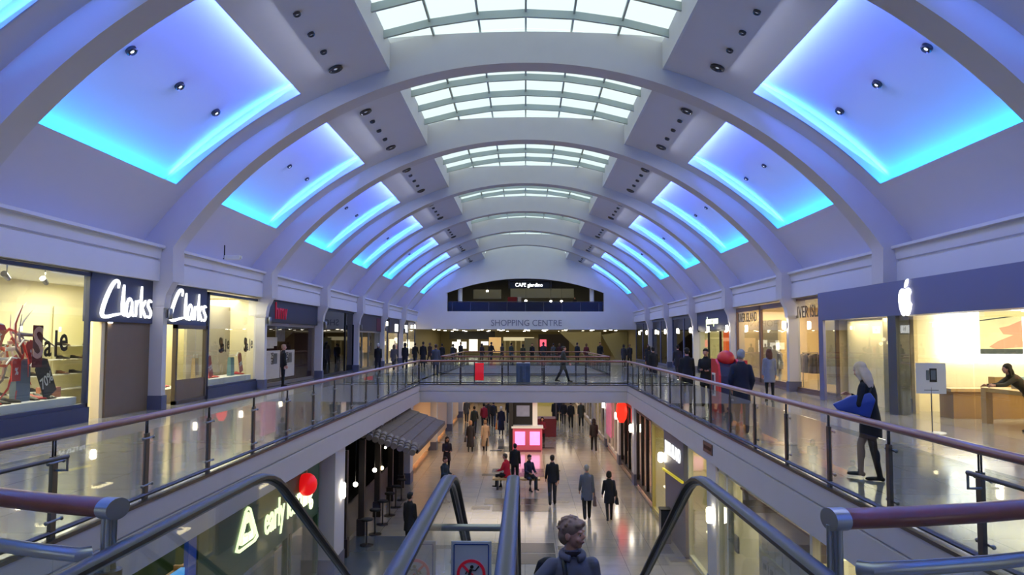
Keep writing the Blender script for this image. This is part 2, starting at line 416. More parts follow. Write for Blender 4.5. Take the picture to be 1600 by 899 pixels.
# cornice along both walls
for s, nm in ((-1,'left'),(1,'right')):
    prof = [(-10.72,U+3.69),(-10.56,U+3.69),(-10.56,U+4.26),(-10.62,U+4.28),(-10.62,U+4.32),(-10.56,U+4.34),(-10.52,U+4.62),(-10.42,U+4.64),(-10.42,U+4.72),(-10.60,U+4.74),(-11.40,U+4.74),(-11.4,U+4.6),(-10.72,U+4.6)]
    if s > 0: prof = [(-x,z) for x, z in prof][::-1]
    b = MB(); b.prism(prof, 'y', -4.5, YEND+.1); st(b.build('trim_cornice_'+nm, plaster))
    b = MB(); b.box(s*11.3,s*11.5,-4.5,YEND,U+4.5,U+5.4); b.box(s*10.9, s*16, -4.5, YEND, U+3.72, U+3.8); st(b.build('wall_'+nm, plaster))
    b = MB(); b.box(s*16.3,s*16.5,-4.7,108,0,U+3.8); st(b.build('wall_'+nm, cream))
# columns under each rib
def column_mesh(s):
    b = MB()
    b.prism([(s*10.17,7.64),(s*11.1,7.64),(s*11.1,6.9),(s*10.42,6.9),(s*10.36,7.25)], 'y', -.375, .0, 0)
    b.box(s*10.44,s*10.88,-.345,-.08,U+.36,6.92,0); b.box(s*10.40,s*10.9,-.375,-.05,6.86,6.94,0)
    b.box(s*10.40,s*10.9,-.375,-.05,U,U+.40,1)
    return b.mesh('column', [ribm, greybase])
def sconce(x, y, z, lit, label, s, group):
    t = thing('wall_sconce', label, 'wall light', (x,y,z), 0, group)
    b = MB(); b.box(-.02*s if s>0 else 0, .0 if s>0 else .02, -.05,.05,-.12,.12); b.cyl((0,0,-.02),(-.07*s,0,-.02),.012); b.build('bracket', steeld, t)
    b = MB(); b.lathe([(.055,-.16),(.07,-.1),(.07,.1),(.055,.16)], (-.10*s,0,0)); b.build('lamp_shade', glow if lit else steel, t)
    return t
for s in (-1,1):
    cm = column_mesh(s)
    for k, y in enumerate(YK):
        if y < 8: continue
        st(link('column', cm, loc=(0,y,0)))
        side = 'left' if s < 0 else 'right'
        nth = ['','','nearest','first visible','second','third','fourth','fifth','sixth'][k]
        if s > 0 and k >= 4:
            sconce(10.40, y-.2, U+2.62, True, f'lit white cylinder sconce on the {nth} right column of the upper level', s, 'lit wall sconces on the right columns')
            if k >= 5: sconce(10.40, y+4.0, U+2.62, True, f'lit white sconce midway beyond the {nth} right column, upper level', s, 'lit wall sconces on the right columns')
        elif k >= 3 and s < 0:
            sconce(-10.40, y-.2, U+2.75, False, f'unlit grey box sconce on the {nth} left column of the upper level', s, 'unlit sconces on the left columns')
# ceiling downlights
def ring_light(big):
    b = MB(); R = .20 if big else .09
    n = 20; prof = [(R*.62,.0),(R*.62,-.05),(R,-.05),(R,.0)]
    b.lathe([(R,0),(R,-.05),(R*.8,-.07),(R*.68,-.05),(R*.6,-.01),(R*.3,-.012)], seg=20)
    return b.mesh('trim_ring', steeld)
rb_, rs_ = ring_light(True), ring_light(False)
lens = MB().lathe([(.05,-.025),(.04,-.03),(.01,-.03)], seg=12).mesh('lens', M('dim_lens',(120,130,150),.2,em=.35,emc=(220,230,255)))
lens_on = MB().lathe([(.035,-.055),(.03,-.06),(.01,-.06)], seg=12).mesh('lens', M('spot_lens',(200,210,220),.3,em=1.2,emc=(225,235,255)))
for bi, (ya, yb) in enumerate(bays):
    if bi < 1: continue
    yc = (ya+yb)/2+.2
    for s in (-1,1):
        side = 'left' if s < 0 else 'right'; 
        bn = ['','nearest','first full','second','third','fourth','fifth','sixth','last'][bi]
        rot = Matrix.Rotation(s*math.asin(5.23/VR), 3, 'Y')
        for j, off in enumerate((-2.35,-1.2,0,1.2,2.5)):
            R = VR-.005; th = math.asin(5.23/VR); big = j in (0,4)
            o = thing('ceiling_downlight', f'{"large ring" if big else "small round"} downlight, number {["one","two","three","four","five"][j]} of the row beside the {bn} bay skylight, {side} side', 'downlight', (s*R*math.sin(th), yc+off, VC+R*math.cos(th)), 0, 'ring downlights beside the skylights')
            o.rotation_euler = rot.to_euler(); link('trim_ring', rb_ if big else rs_, o); link('lens', lens, o)
        th = math.asin(5.23/VR)
        lamp('downlight_lamp','AREA',(s*(VR-.12)*math.sin(th),yc,VC+(VR-.12)*math.cos(th)),LIGHT['down'],(.78,.84,1),size=.4,sy=5.0)  # added fill strip below the ring row, lifts the ambient light of the bay
        th = math.asin(8.13/VR); R = VR+.415; rot = Matrix.Rotation(s*th, 3, 'Y')
        for j, off in enumerate((-2.45,-.1,2.15)):
            o = thing('ceiling_downlight', f'{["near","middle","far"][j]} small spotlight inside the {bn} blue panel, {side} side', 'downlight', (s*R*math.sin(th), yc+off, VC+R*math.cos(th)), 0, 'spotlights inside the blue panels')
            o.rotation_euler = rot.to_euler(); link('trim_ring', rs_, o); 
            e = link('lens', lens_on, o); e.scale = (1,1,.9)
            if bi < 3: o.scale = (1.35,)*3
# security camera on the second left rib
t = thing('security_camera', 'white security camera hanging on a bracket by the second left rib', 'camera', (-10.2,26.6,U+4.9))
b = MB(); b.cyl((0,0,.3),(0,0,-.15),.02); b.cyl((0,0,-.15),(0,.0,-.18),.05); b.build('bracket', blackm, t)
b = MB(); b.box(.02,.55,-.09,.09,-.2,-.05); b.cyl((.55,0,-.125),(.6,0,-.125),.06); b.build('housing', white, t, bevel=.02)
# end wall lettering and cafe
text('SHOPPING CENTRE', .86, M('grey_letters',(122,122,138),.6), 'wall_lettering', None, (.1,YEND-.02,U+3.58), 'C', .01, .92)
tag(bpy.data.objects['wall_lettering'], 'row of faint grey capital letters on the white end wall under the café', 'lettering')
# ================================================================ CAFE BEHIND THE END WALL
def room(x0,x1,y0,y1,z0,z1,m,open_=(),name='wall_shop',ceil=None,floor=None):
    """a shop's inner shell; faces named in open_ are left out"""
    b = MB(); ms = [m, ceil or m, floor or m]
    f = {'x0':[(x0,y0,z0),(x0,y1,z0),(x0,y1,z1),(x0,y0,z1)],'x1':[(x1,y0,z0),(x1,y1,z0),(x1,y1,z1),(x1,y0,z1)],
         'y0':[(x0,y0,z0),(x1,y0,z0),(x1,y0,z1),(x0,y0,z1)],'y1':[(x0,y1,z0),(x1,y1,z0),(x1,y1,z1),(x0,y1,z1)],
         'z1':[(x0,y0,z1),(x1,y0,z1),(x1,y1,z1),(x0,y1,z1)],'z0':[(x0,y0,z0),(x1,y0,z0),(x1,y1,z0),(x0,y1,z0)]}
    for k, q in f.items():
        if k in open_: continue
        b.add(q, [(0,1,2,3)], {'z1':1,'z0':2}.get(k,0))
    return st(b.build(name, ms))
mk = mark()
room(-9,9,80.61,92,8.66,12.6,M('cafe_wall',(120,118,104),.8),('y0',),'wall_cafe',ceil=M('cafe_ceiling',(90,84,72),.8),floor=darkm)
lamp('cafe_light','AREA',(0,86,12.4),110,(1,.9,.72),size=14,sy=6)
for i,(x,l) in enumerate(((-6.45,'left'),(6.55,'right'))):
    b = MB(); b.cyl((0,0,8.68),(0,0,11.2),.22,20); st(b.build('column',white,None,(x,80.2+.9,0)),f'white round column in the café opening, {l}')
t = thing('cafe_balustrade','dark blue glazed balustrade across the café opening above the end wall','balustrade',(0,80.2+.5,8.68))
b = MB(); b.box(-7.6,7.6,-.01,.01,.02,.92); b.build('glass_panel',M('navy_glass',(16,18,44),.15),t)
b = MB(); b.cyl((-7.6,0,.97),(7.6,0,.97),.035); b.build('handrail',steeld,t)
for i in range(9): MB().box(-.03,.03,-.03,.03,0,.95).build('post',steeld,t,(-7.2+1.8*i,0,0))
t = thing('cafe_sign','black hanging café sign with glowing white letters over the end opening','sign',(.45,80.2+1.4,11.35))
MB().box(-1.95,1.95,-.08,.08,-.32,.32).build('sign_board',blackm,t)
text('CAFE giardino',.52,signw,'lettering',t,(-.1,-.1,.0),'C',.01,.9,bold=.008)
b = MB(); b.box(-2.2,2.2,-.1,.1,.42,.5); b.cyl((-2.1,0,.4),(-2.1,0,-.4),.03); b.cyl((2.1,0,.4),(2.1,0,-.5),.03); b.build('hanging_rail',steeld,t)
for i,(x,z,lab) in enumerate(((-3.9,10.9,'leftmost, beside the left café column'),(.05,9.9,'slanting, in the middle of the café'),(2.6,9.85,'right of the café centre'),(3.7,9.85,'between café centre and right column'),(6.8,10.1,'rightmost, beyond the right café column'))):
    t = thing('pendant_lamp','small glowing café lamp, '+lab,'lamp',(x,84,z),0,'café lamps')
    MB().lathe([(.06,-.1),(.13,-.05),(.13,.05),(.05,.1)]).build('lamp_shade',glow,t); MB().cyl((0,0,.1),(0,0,2.6 if z<10.6 else 1.6),.01,6).build('cord',blackm,t)
for i,(x0,x1,z0,z1,c,lab) in enumerate(((-5.6,-2.6,10.3,11.3,(150,150,128),'long pale wall panel left of the café sign'),(-1.6,5.2,10.4,11.4,(150,152,130),'long pale wall panel under the café sign'),(-1.9,-.9,9.3,10.5,(130,30,34),'dark red menu board inside the café'),(-.8,-.45,9.5,10.5,(200,200,190),'narrow white board beside the red café board'))):
    t = tag(MB().box(x0,x1,88-.05*i,88.04-.05*i,z0,z1).build('wall_cladding',M('cp%d'%i,c,.7)),lab,'panel')
for i in range(9):
    x = -5.6+1.35*i
    t = thing('cafe_table',f'small dark café table behind the balustrade, {["leftmost","second","third","fourth","fifth","sixth","seventh","eighth","ninth"][i]} from the left','table',(x,82.2+(i%3)*.5,8.68),0,'café tables')
    MB().lathe([(.35,.72),(.35,.75)]).build('tabletop',darkm,t); MB().cyl((0,0,0),(0,0,.72),.04).build('leg',steeld,t); MB().lathe([(.2,0),(.2,.02)]).build('base',steeld,t)
# ================================================================ HALL BEYOND THE END WALL, UPPER LEVEL
HC = U+2.98
hallw = M('hall_wall',(170,158,120),.8,var=.06,scale=.6); hallc = M('hall_ceiling',(170,164,130),.85)
room(-11,11,80.2+.42,106,U,HC,hallw,('y0','z0'),'wall_hall',ceil=hallc)
lamp('hall_light','AREA',(0,93,HC-.15),420,(1,.88,.62),size=20,sy=22)
dl = MB().lathe([(.14,0),(.14,-.03),(.05,-.04)],seg=12).mesh('ceiling_downlight',glow)
k = 0
for y in (82.5,86,91,97):
    for i in range(9):
        x = -9+2.25*i+random.uniform(-.5,.5)
        tag(link('ceiling_downlight',dl,loc=(x,y,HC-.005)),'round glowing ceiling downlight in the far hall ceiling','downlight','downlights of the far hall')
def sheet(name,label,cat,c,x0,x1,y,z0,z1,em=0,d=.12,mat=None):
    return tag(MB().box(x0,x1,y,y+d,z0,z1).build(name,mat or M('sh_%d_%d_%d_%s'%(c+(em,)),c,.6,em=em)),label,cat)
sheet('shop_fascia','dark shopfront header at the far left of the hall','shopfront',(26,26,28),-9.0,-3.6,97,U+2.0,U+2.95)
for i,(x0,x1,z0,z1) in enumerate(((-8.6,-6.9,.9,1.7),(-8.0,-7.6,.3,1.95),(-6.6,-5.6,.6,2.0),(-5.2,-4.2,1.3,1.75))):
    sheet('display_board',f'bright white display panel in the far left shop, {["wide low one","tall narrow one","large middle one","small right one"][i]}','display panel',(250,245,225),x0,x1,96,U+z0,U+z1,1.3)
t = thing('poster_board','framed poster of pale orange and cream on the far hall wall','poster',(-3.4,92,U))
MB().box(-.75,.75,0,.08,.4,2.3).build('frame',blackm,t); MB().box(-.68,.68,-.02,.0,.47,2.23).build('poster',M('posterfar',(220,180,120),.6,em=.5,var=.4,scale=2),t)
for i in range(6):
    sheet('entrance_pillar',f'pale upright of the glazed shop entrance in the far hall, {["first","second","third","fourth","fifth","sixth"][i]} from the left','entrance_pillar',(210,200,160),-2.4+.62*i,-2.25+.62*i,93.5,U,U+1.85)
sheet('shop_canopy','pale lit header above the far glazed entrance','shopfront',(230,220,180),-2.5,1.0,93.4,U+1.85,U+2.25,.5)
sheet('display_board','large grey-green panel left of the pink screen, far hall','display panel',(120,124,100),1.25,2.6,91,U+.3,U+2.1) if False else None
sheet('display_board','grey-green panel standing in the middle of the far hall','display panel',(128,132,112),-.1,1.4,90.5,U+.3,U+2.15)
sheet('lit_screen','glowing pink and red screen in the middle of the far hall','screen',(230,90,110),1.6,2.3,90,U+1.2,U+2.0,1.2)
sheet('doorway_dark','dark shop interior to the right of the pink screen','shopfront',(34,26,22),1.5,5.0,94,U,U+2.6)
t = thing('escalator_flank','pale slanting flank of a staircase rising in the far hall','staircase',(0,0,U))
MB().prism([(3.6,2.95),(8.2,2.95),(8.2,0),(6.6,0)],'y',89,89.6).build('side_panel',M('flankm',(176,168,128),.7),t)
MB().prism([(8.2,2.5),(10.6,2.9),(10.9,2.9),(10.9,0),(9.6,0)],'y',88,88.6).build('side_panel',M('flankm2',(160,156,120),.7),t)

shift_since(mk, YEND-80.2)
# ================================================================ UPPER SHOPS
WX = 10.8
def shop_light(x,y,z,p,c,sx,sy): return lamp('shop_light','AREA',(x,y,z),p*LIGHT['shop'],c,size=sx,sy=sy)
ycol = lambda k: 23.9+9.3*k
lightc, warm = (1,.94,.70), (1,.80,.52)
def frame_x(x,y0,y1,z0,z1,s,m,w_=.09,mull=(),name='window_frame',parent=None,d=.12):
    b = MB(); xa,xb = (x-d/2,x+d/2)
    b.box(xa,xb,y0,y0+w_,z0,z1); b.box(xa,xb,y1-w_,y1,z0,z1); b.box(xa,xb,y0,y1,z0,z0+w_); b.box(xa,xb,y0,y1,z1-w_,z1)
    for m_ in mull: b.box(xa,xb,m_-w_/2,m_+w_/2,z0,z1)
    return b.build(name,m,parent)
WN = [20]
def shop_window(s,x,y0,y1,z0,z1,m,label,mull=(),glass=None,w_=.09,base=None):
    WN[0] += 1
    t = st(bpy.data.objects.new('window_%d'%WN[0],None),label); S.collection.objects.link(t)
    frame_x(x,y0,y1,z0,z1,s,m,w_,mull,parent=t)
    MB().box(x-.008,x+.008,y0+w_/2,y1-w_/2,z0+w_/2,z1-w_/2).build('glass',glass or shop_glass,t)
    if base: MB().box(x-.10,x+.10,y0,y1,U,z0).build('window_base',base,t)
    return t
# --- left, nearest bay: shoe shop (two bays)
room(-14.2,-WX,12,32.2,U+.0,U+3.68,cream,('x1','z0'),'wall_shop',ceil=white)
for y in (14,18.5,23,27.5,31): shop_light(-12.6,y,U+3.6,110,lightc,1.8,2.5)
for y in (15.2,18.3,28,30.6): shop_light(-11.4,y,U+3.6,40,(1,.93,.66),.7,1.5)
shop_window(-1,-WX,12.2,19.45,U+.36,U+3.66,navy,'large navy-framed window of the shoe shop, nearest on the left',base=navy,mull=(15.0,))
shop_window(-1,-WX,26.75,31.9,U+.34,U+3.62,navy,'navy-framed second window of the shoe shop, beyond its sign',base=navy)
b = MB(); b.box(-WX-.15,-WX+.05,19.45,26.6,U+2.46,U+3.69); o = b.build('shop_sign',navy,bevel=.01)
tag(o,'long navy fascia sign with glowing white script over the shoe shop door','shop sign')
def script_word(yc, parent, zc, sc):
    """hand-written word built from brush strokes in the wall plane (u to the right, v up)"""
    st_ = [[(.84,.80),(.86,.96),(.70,1.0),(.48,.84),(.22,.50),(.04,.16),(.06,.0),(.3,-.02),(.7,.04),(1.02,.08)],
          [(1.16,.92),(1.12,.5),(1.12,.14),(1.24,.03)],
          [(1.62,.46),(1.48,.54),(1.34,.36),(1.32,.12),(1.44,.02),(1.58,.16),(1.64,.46)],[(1.64,.46),(1.63,.14),(1.74,.03)],
          [(1.86,.50),(1.87,.26),(1.87,.02)],[(1.87,.26),(1.94,.44),(2.06,.50)],
          [(2.20,.94),(2.17,.5),(2.17,.0)],[(2.44,.52),(2.19,.25)],[(2.24,.30),(2.46,.0)],
          [(2.82,.50),(2.68,.54),(2.60,.40),(2.70,.28),(2.80,.16),(2.72,.02),(2.54,.05)]]
    b = MB()
    for s_ in st_:
        pts = []
        for i in range(len(s_)-1):                                  # smooth the stroke
            p0 = s_[max(i-1,0)]; p1 = s_[i]; p2 = s_[i+1]; p3 = s_[min(i+2,len(s_)-1)]
            for k in range(5):
                t = k/5; q = [.5*((2*p1[j])+(-p0[j]+p2[j])*t+(2*p0[j]-5*p1[j]+4*p2[j]-p3[j])*t*t+(-p0[j]+3*p1[j]-3*p2[j]+p3[j])*t**3) for j in (0,1)]
                pts.append(q)
        pts.append(s_[-1]); n = len(pts)
        P = [(-WX+.09, yc+(u-1.40)*sc*1.10, zc+(v-.47)*sc*1.08) for u,v in pts]
        b.tube(P,[(.034+(.030 if s_ is st_[0] or s_ is st_[1] else .014)*math.sin(PI*i/(n-1)))*sc for i in range(n)],8,flat=(1,1),up=Vector((1,0,0)))
    return b.build('lettering',signw,parent)
script_word(21.2,o,U+3.05,.86); script_word(25.1,o,U+3.05,.86)
for y in (20.5,25.2): MB().lathe([(.10,0),(.10,-.02)]).build('downlight',glow,o,(-WX-.05,y,U+2.46))
b = MB(); b.box(-WX-.28,-WX-.02,20.4,23.3,U,U+2.46); tag(b.build('wall_cladding',brownp),'plain olive-brown panel under the navy sign, beside the column','panel')
b = MB(); b.box(-WX-.3,-WX-.08,20.22,20.4,U,U+2.46); tag(b.build('entrance_pillar',cream2),'cream upright beside the olive-brown panel','post')
tag(MB().box(-WX-.1,-WX-.085,20.7,20.85,U+.85,U+.98).build('light_switch',white),'tiny white plate on the olive-brown panel','switch')
t = thing('glass_door','narrow glazed door with brown kick panel between second sign and window','door',(-WX,0,0))
frame_x(0,24.3,26.7,U+.0,U+2.46,-1,M('bronze',(90,76,58),.4),.12,parent=t,name='door_frame'); MB().box(-.02,.02,24.4,26.6,U,U+.75).build('kick_panel',brownp,t); MB().box(-.008,.008,24.4,26.6,U+.75,U+2.4).build('glass',shop_glass,t)
# wall shelves with shoes
shoe = MB()
def shoe_mesh():
    b = MB(); prof = []
    for i in range(9):
        t = i/8; y = -.14+.28*t
        w_ = .038+.012*math.sin(PI*min(1,t*1.1)); h = (.085-.05*t) if t>.25 else .095-.04*t
        prof.append((y,w_*(.6 if i in (0,8) else 1),h*(.6 if i==8 else 1)))
    n = 10; v = []; f = []
    for (y,w_,h) in prof:
        for k in range(n):
            a = 2*PI*k/n; v.append((w_*math.cos(a), y, max(0,h/2+h/2*math.sin(a)*1.0)))
    for i in range(8):
        for k in range(n): f.append((i*n+k,i*n+(k+1)%n,(i+1)*n+(k+1)%n,(i+1)*n+k))
    f += [tuple(range(n))[::-1], tuple(range(8*n,9*n))]
    b.add(v,f,0,True); b.box(-.045,.045,-.14,.14,0,.012,1); b.box(-.035,.035,-.14,-.08,0,.03,1)
    return b
shoe_dark = shoe_mesh().mesh('shoe',[M('leather_black',(34,30,28),.4),M('sole',(60,50,40),.6)])
shoe_brown = shoe_mesh().mesh('shoe',[M('leather_brown',(96,62,44),.4),M('sole',(60,50,40),.6)])
shoe_red = shoe_mesh().mesh('shoe',[M('leather_red',(176,34,30),.35),M('sole',(60,50,40),.6)])
def shelf_unit(x,y0,y1,zs,label,shoes=True,shlabel='',step=.42,group=''):
    t = thing('shelf_unit',label,'shelving',(x,0,U))
    MB().box(-.02,.0,y0,y1,.0,3.0).build('back_panel',M('shelf_back',(246,240,200),.6),t)
    for z in zs: MB().box(0,.32,y0,y1,z-.015,z+.015).build('shelf',white,t)
    if shoes:
        for z in zs:
            y = y0+.25
            while y < y1-.2:
                if random.random() < .85:
                    for d in (-.06,.06):
                        o = link('shoe',random.choice([shoe_dark,shoe_dark,shoe_brown]),None,(x+.18,y+d,U+z+.015),-PI/2+random.uniform(-.2,.2)); o.scale = (1.15,)*3
                        tag(o,shlabel,'shoe',group)
                y += step
    return t
shelf_unit(-14.15,15.5,23.4,(.5,.95,1.4,1.8),'cream wall shelving with shoes at the back of the first shoe shop window',True,'dark shoe on the back shelves behind the first shoe shop window',.75,'shoes on the back shelves, first window')
shelf_unit(-14.15,23.6,27.5,(.5,.95,1.4,1.8),'cream wall shelving with shoes seen through the shoe shop doorway',True,'dark shoe on the back shelves seen through the shoe shop doorway',.7,'shoes on the back shelves, doorway')
shelf_unit(-12.9,30.6,32.1,(.5,.95,1.35,1.75),'cream shelving at the right end of the second shoe shop window',True,'dark shoe on shelving at the end of the second window',.5,'shoes on the end shelving')
b = MB(); b.box(-13.15,-12.95,23.6,30.4,U,U+3.3); tag(b.build('partition_screen',M('shelf_back')),'pale yellow display partition behind the second shoe shop sign','partition')
shelf_unit(-12.94,24.3,27.0,(.45,.85,1.25,1.6),'short pale shelving behind the glazed door',True,'dark shoe on the short shelving behind the glazed door',.5,'shoes behind the glazed door')
t = tag(MB().box(-12.93,-12.88,24.6,26.2,U+1.95,U+2.85).build('wall_picture',M('green_field',(130,170,40),.6,var=.5,scale=1.2)),'picture of a bright green field above the shoe shelves','picture')
b = MB(); b.box(-12.1,-12.0,28.0,32.1,U+.0,U+3.3); tag(b.build('partition_screen',M('greige',(182,172,150),.7)),'tall greige backing panel inside the second shoe shop window','partition')
b = MB(); b.box(-13.3,-13.2,13.6,18.0,U+2.1,U+3.3); tag(b.build('partition_screen',M('greige')),'suspended cream panel high behind the first shoe shop window','partition')
for (y0,y1,lab) in ((12.3,19.25,'white display plinth inside the first shoe shop window'),(26.9,31.55,'white display plinth inside the second shoe shop window')):
    tag(MB().box(-WX-1.0,-WX-.12,y0,y1,U,U+.62).build('display_plinth',white),lab,'plinth')
# track spots
for i,y in enumerate((13.4,15.9,17.2,18.6)):
    t = thing('track_spotlight',f'silver track spotlight behind the top of the first shoe shop window, {["nearest","second","third","farthest"][i]}','spotlight',(-WX-.6,y,U+3.45),0,'window track spots')
    MB().cyl((0,0,.2),(0,0,0),.015,8).build('stem',steel,t); MB().cyl((0,-.1,.0),(-.05,.14,-.1),.07,12,r2=.055).build('lamp_head',steel,t)
# sale letters on the glass
dr = M('dark_red_vinyl',(96,16,20),.5); inkm = M('black_vinyl',(40,20,18),.5)
def sale(y,z,size,label,mir=False,x=-WX-.05):
    t = thing('sale_lettering',label,'window lettering',(x,y,U+z))
    if mir: MB().box(-.004,.004,-.62*size,-.26*size,-.42*size,.42*size).build('backing',M('ghost_red',(120,70,50),.5),t)
    else: MB().box(-.004,.004,-.86*size,-.42*size,-.62*size,.52*size).build('backing',dr,t)
    for i,(ch,dy,dz,sc,m_) in enumerate((('S',-.64,.0,1.2,M('pink_vinyl',(224,170,150),.5) if not mir else inkm),('a',-.2,-.05,.9,inkm),('l',.18,-.02,1.05,inkm),('e',.55,.12,1.0,inkm))):
        text(ch,size*sc,m_,'letter',t,(.012,dy*size,dz*size),'L',.004,.9,bold=.012)
    return t
sale(18.05,1.9,.82,'red and black sale lettering on the first shoe shop window')
sale(28.5,1.78,.62,'small brown sale lettering, nearer one on the second shoe window',True); sale(31.0,1.78,.62,'small brown sale lettering, farther one on the second shoe window',True)
# gift tags, paper bags, ribbons
def tag_card(y,z,h,w_,roll,m,txt,label,group=None,x=-WX-.35,tc=None):
    t = thing('sale_tag',label,'sale tag',(x,y,U+z),0,group)
    R = FACE['L'] @ Matrix.Rotation(roll,3,'Z')
    b = MB(); hw,hh = w_/2,h/2; P = [(-hw,-hh),(hw,-hh),(hw,hh-.12*h),(hw-.3*w_,hh),(-hw+.3*w_,hh),(-hw,hh-.12*h)]
    v = [tuple(R@Vector((p[0],p[1],d))) for d in (-.01,.01) for p in P]; n = 6
    b.add(v,[tuple(range(n))[::-1],tuple(range(n,2*n))]+[(i,(i+1)%n,n+(i+1)%n,n+i) for i in range(n)]); b.build('card',m,t)
    text(txt,w_*.72,tc or white,'lettering',t,tuple(R@Vector((0,-.08*h,.014))),'L',.002,.8,roll=roll-0,bold=.004)
    b = MB(); a = R@Vector((0,hh,0)); b.tube([a,a+Vector((0,-.18,.02)),a+Vector((0,-.34,-.12))],.02,8); b.build('string',white,t)
    return t
def paper_bag(x,y,z,h,w_,m,label,rz=0,d=.16,handle=True,cat='paper bag'):
    t = thing('paper_bag',label,cat,(x,y,z),rz)
    b = MB(); b.add([(-d/2,-w_/2,0),(d/2,-w_/2,0),(d/2,w_/2,0),(-d/2,w_/2,0),(-d*.35,-w_/2*1.02,h),(d*.35,-w_/2*1.02,h),(d*.35,w_/2*1.02,h),(-d*.35,w_/2*1.02,h)],[(0,3,2,1),(0,1,5,4),(1,2,6,5),(2,3,7,6),(3,0,4,7)]); b.build('bag_body',m,t)
    if handle:
        for sx in (-1,1): MB().tube([(sx*d*.3,-w_*.22,h),(sx*d*.3,-w_*.18,h+.12),(sx*d*.3,w_*.18,h+.12),(sx*d*.3,w_*.22,h)],.007,6).build('handle',white,t)
    return t
bluegrey = M('blue_grey_paper',(96,112,134),.6)
paper_bag(-WX-.55,17.75,U+.62,.95,.5,bluegrey,'blue-grey paper bag beside the black sale tag, first shoe window')
tag_card(18.35,1.12,.95,.5,.5,M('black_card',(40,38,40),.5),'70%','black tilted sale tag reading 70% in the first shoe window')
striped = M('tag_red_white',(170,60,54),.5)
tag_card(28.0,1.05,.8,.34,.35,striped,'70%','red sale tag reading 70%, nearer one in the second shoe window')
tag_card(31.0,1.1,.8,.34,.35,striped,'70%','red sale tag reading 70%, farther one in the second shoe window')
paper_bag(-WX-.5,27.1,U+.62,.75,.3,M('brownpaper',(196,170,130),.6),'cream paper bag behind the near red tag, second shoe window')
paper_bag(-WX-.5,30.4,U+.62,.7,.36,M('tealpaper',(108,146,150),.6),'teal paper bag beside the far red tag, second shoe window')
for j,(y0,n,lab) in enumerate(((28.3,4,'second shoe window'),(31.3,2,'far end of the second shoe window'),(24.9,5,'ledge behind the glazed door'))):
    for i in range(n):
        o = link('shoe',shoe_red,None,(-WX-.45-(.1 if j<2 else .5),y0+.22*i,U+(.62 if j<2 else .46)+(.0)),random.uniform(-2,-1)); o.scale = (1.25,)*3
        tag(o,'red shoe in a row on the '+lab,'shoe','red shoes, '+lab)
tag(MB().box(-WX-1.2,-WX-.4,24.5,26.6,U,U+.45).build('display_plinth',M('shelf_back')),'low cream ledge behind the glazed door','plinth')
for i in range(7):
    o = link('shoe',random.choice([shoe_dark,shoe_dark,shoe_red]),None,(-WX-.5,[16.7,17.0,17.35,18.1,18.3,18.5,18.72][i],U+.62),random.uniform(-2,-1)); o.scale = (1.5,)*3
    tag(o,f'large displayed shoe on the first window plinth, {["nearest","second","third","fourth","fifth","sixth","farthest"][i]} of seven','shoe','shoes on the first window plinth')
tag(MB().box(-WX-.9,-WX-.5,18.9,19.25,U+.62,U+.86).build('shoe_box',M('boxbrown',(168,110,78),.6)),'small brown box on the first window plinth by the frame','box')
# hanging cluster of red and white ribbons
t = thing('ribbon_cluster','burst of red, silver and white ribbons hanging in the first shoe shop window','window decoration',(-WX-.55,17.35,U+1.85))
for j,(mm,n) in enumerate(((M('ribbon_red',(200,60,56),.4),14),(M('ribbon_white',(232,224,214),.3),14),(M('ribbon_silver',(170,160,170),.25,metal=.5),8))):
    b = MB()
    for i in range(n):
        a = random.uniform(0,2*PI); L = random.uniform(.5,1.15); c = Vector((random.uniform(-.25,.25),random.uniform(-.3,.3),random.uniform(-.5,.35)))
        d = Vector((random.uniform(-.2,.2),math.cos(a),math.sin(a))); q = Vector((0,-d.z,d.y))
        b.tube([c,c+d*L*.5+q*.12,c+d*L],[.045,.035,.012],6,flat=(1,.25),up=Vector((1,0,0)))
    b.build('ribbons',mm,t)
for i,(y,z) in enumerate(((16.6,2.1),(17.2,1.35),(17.7,1.75))):
    tag_card(y,z,.5,.3,.4*(i-1),M('ribbon_red'),'%',f'small red percent card among the ribbons, {["nearest","middle","farthest"][i]}',x=-WX-.3)
# --- generic furnishings
def garment_mesh(seed):
    r = random.Random(seed); b = MB(); n = 12; v = []; f = []
    prof = [(.0,.03,.02),(-.04,.10,.03),(-.09,.22,.045),(-.3,.19,.05),(-.55,.20,.06),(-.85,.24,.07)]
    for (z,a_,c_) in prof:
        for k in range(n):
            t = 2*PI*k/n; w_ = 1+.12*r.uniform(-1,1)*(z<-.3); v.append((c_*math.cos(t)*w_, a_*math.sin(t)*w_, z))
    for i in range(len(prof)-1):
        for k in range(n): f.append((i*n+k,i*n+(k+1)%n,(i+1)*n+(k+1)%n,(i+1)*n+k))
    f += [tuple(range(n)),tuple(range((len(prof)-1)*n,len(prof)*n))[::-1]]
    return b.add(v,f,0,True)
GM = {}
def garment(col,name='hanging_garment'):
    if col not in GM: GM[col] = garment_mesh(len(GM)).mesh(name,M('cloth_%d_%d_%d'%col,col,.85,var=.25,scale=5))
    return GM[col]
def clothes_rail(x,y,z,L,cols,label,glabel,axis='y',n=8,h=1.5):
    t = thing('clothes_rail',label,'clothes rail',(x,y,z),0 if axis=='y' else PI/2)
    MB().tube([(0,-L/2,0),(0,-L/2,h),(0,L/2,h),(0,L/2,0)],.02,8).build('frame',steel,t)
    for i in range(n):
        yy = -L/2+.15+(L-.3)*i/(n-1); p = (x,y+yy,z+h-.04) if axis=='y' else (x-yy,y,z+h-.04)
        tag(link('hanging_garment',garment(cols[i%len(cols)]),None,p,PI/2 if axis=='y' else 0),glabel,'garment',glabel)
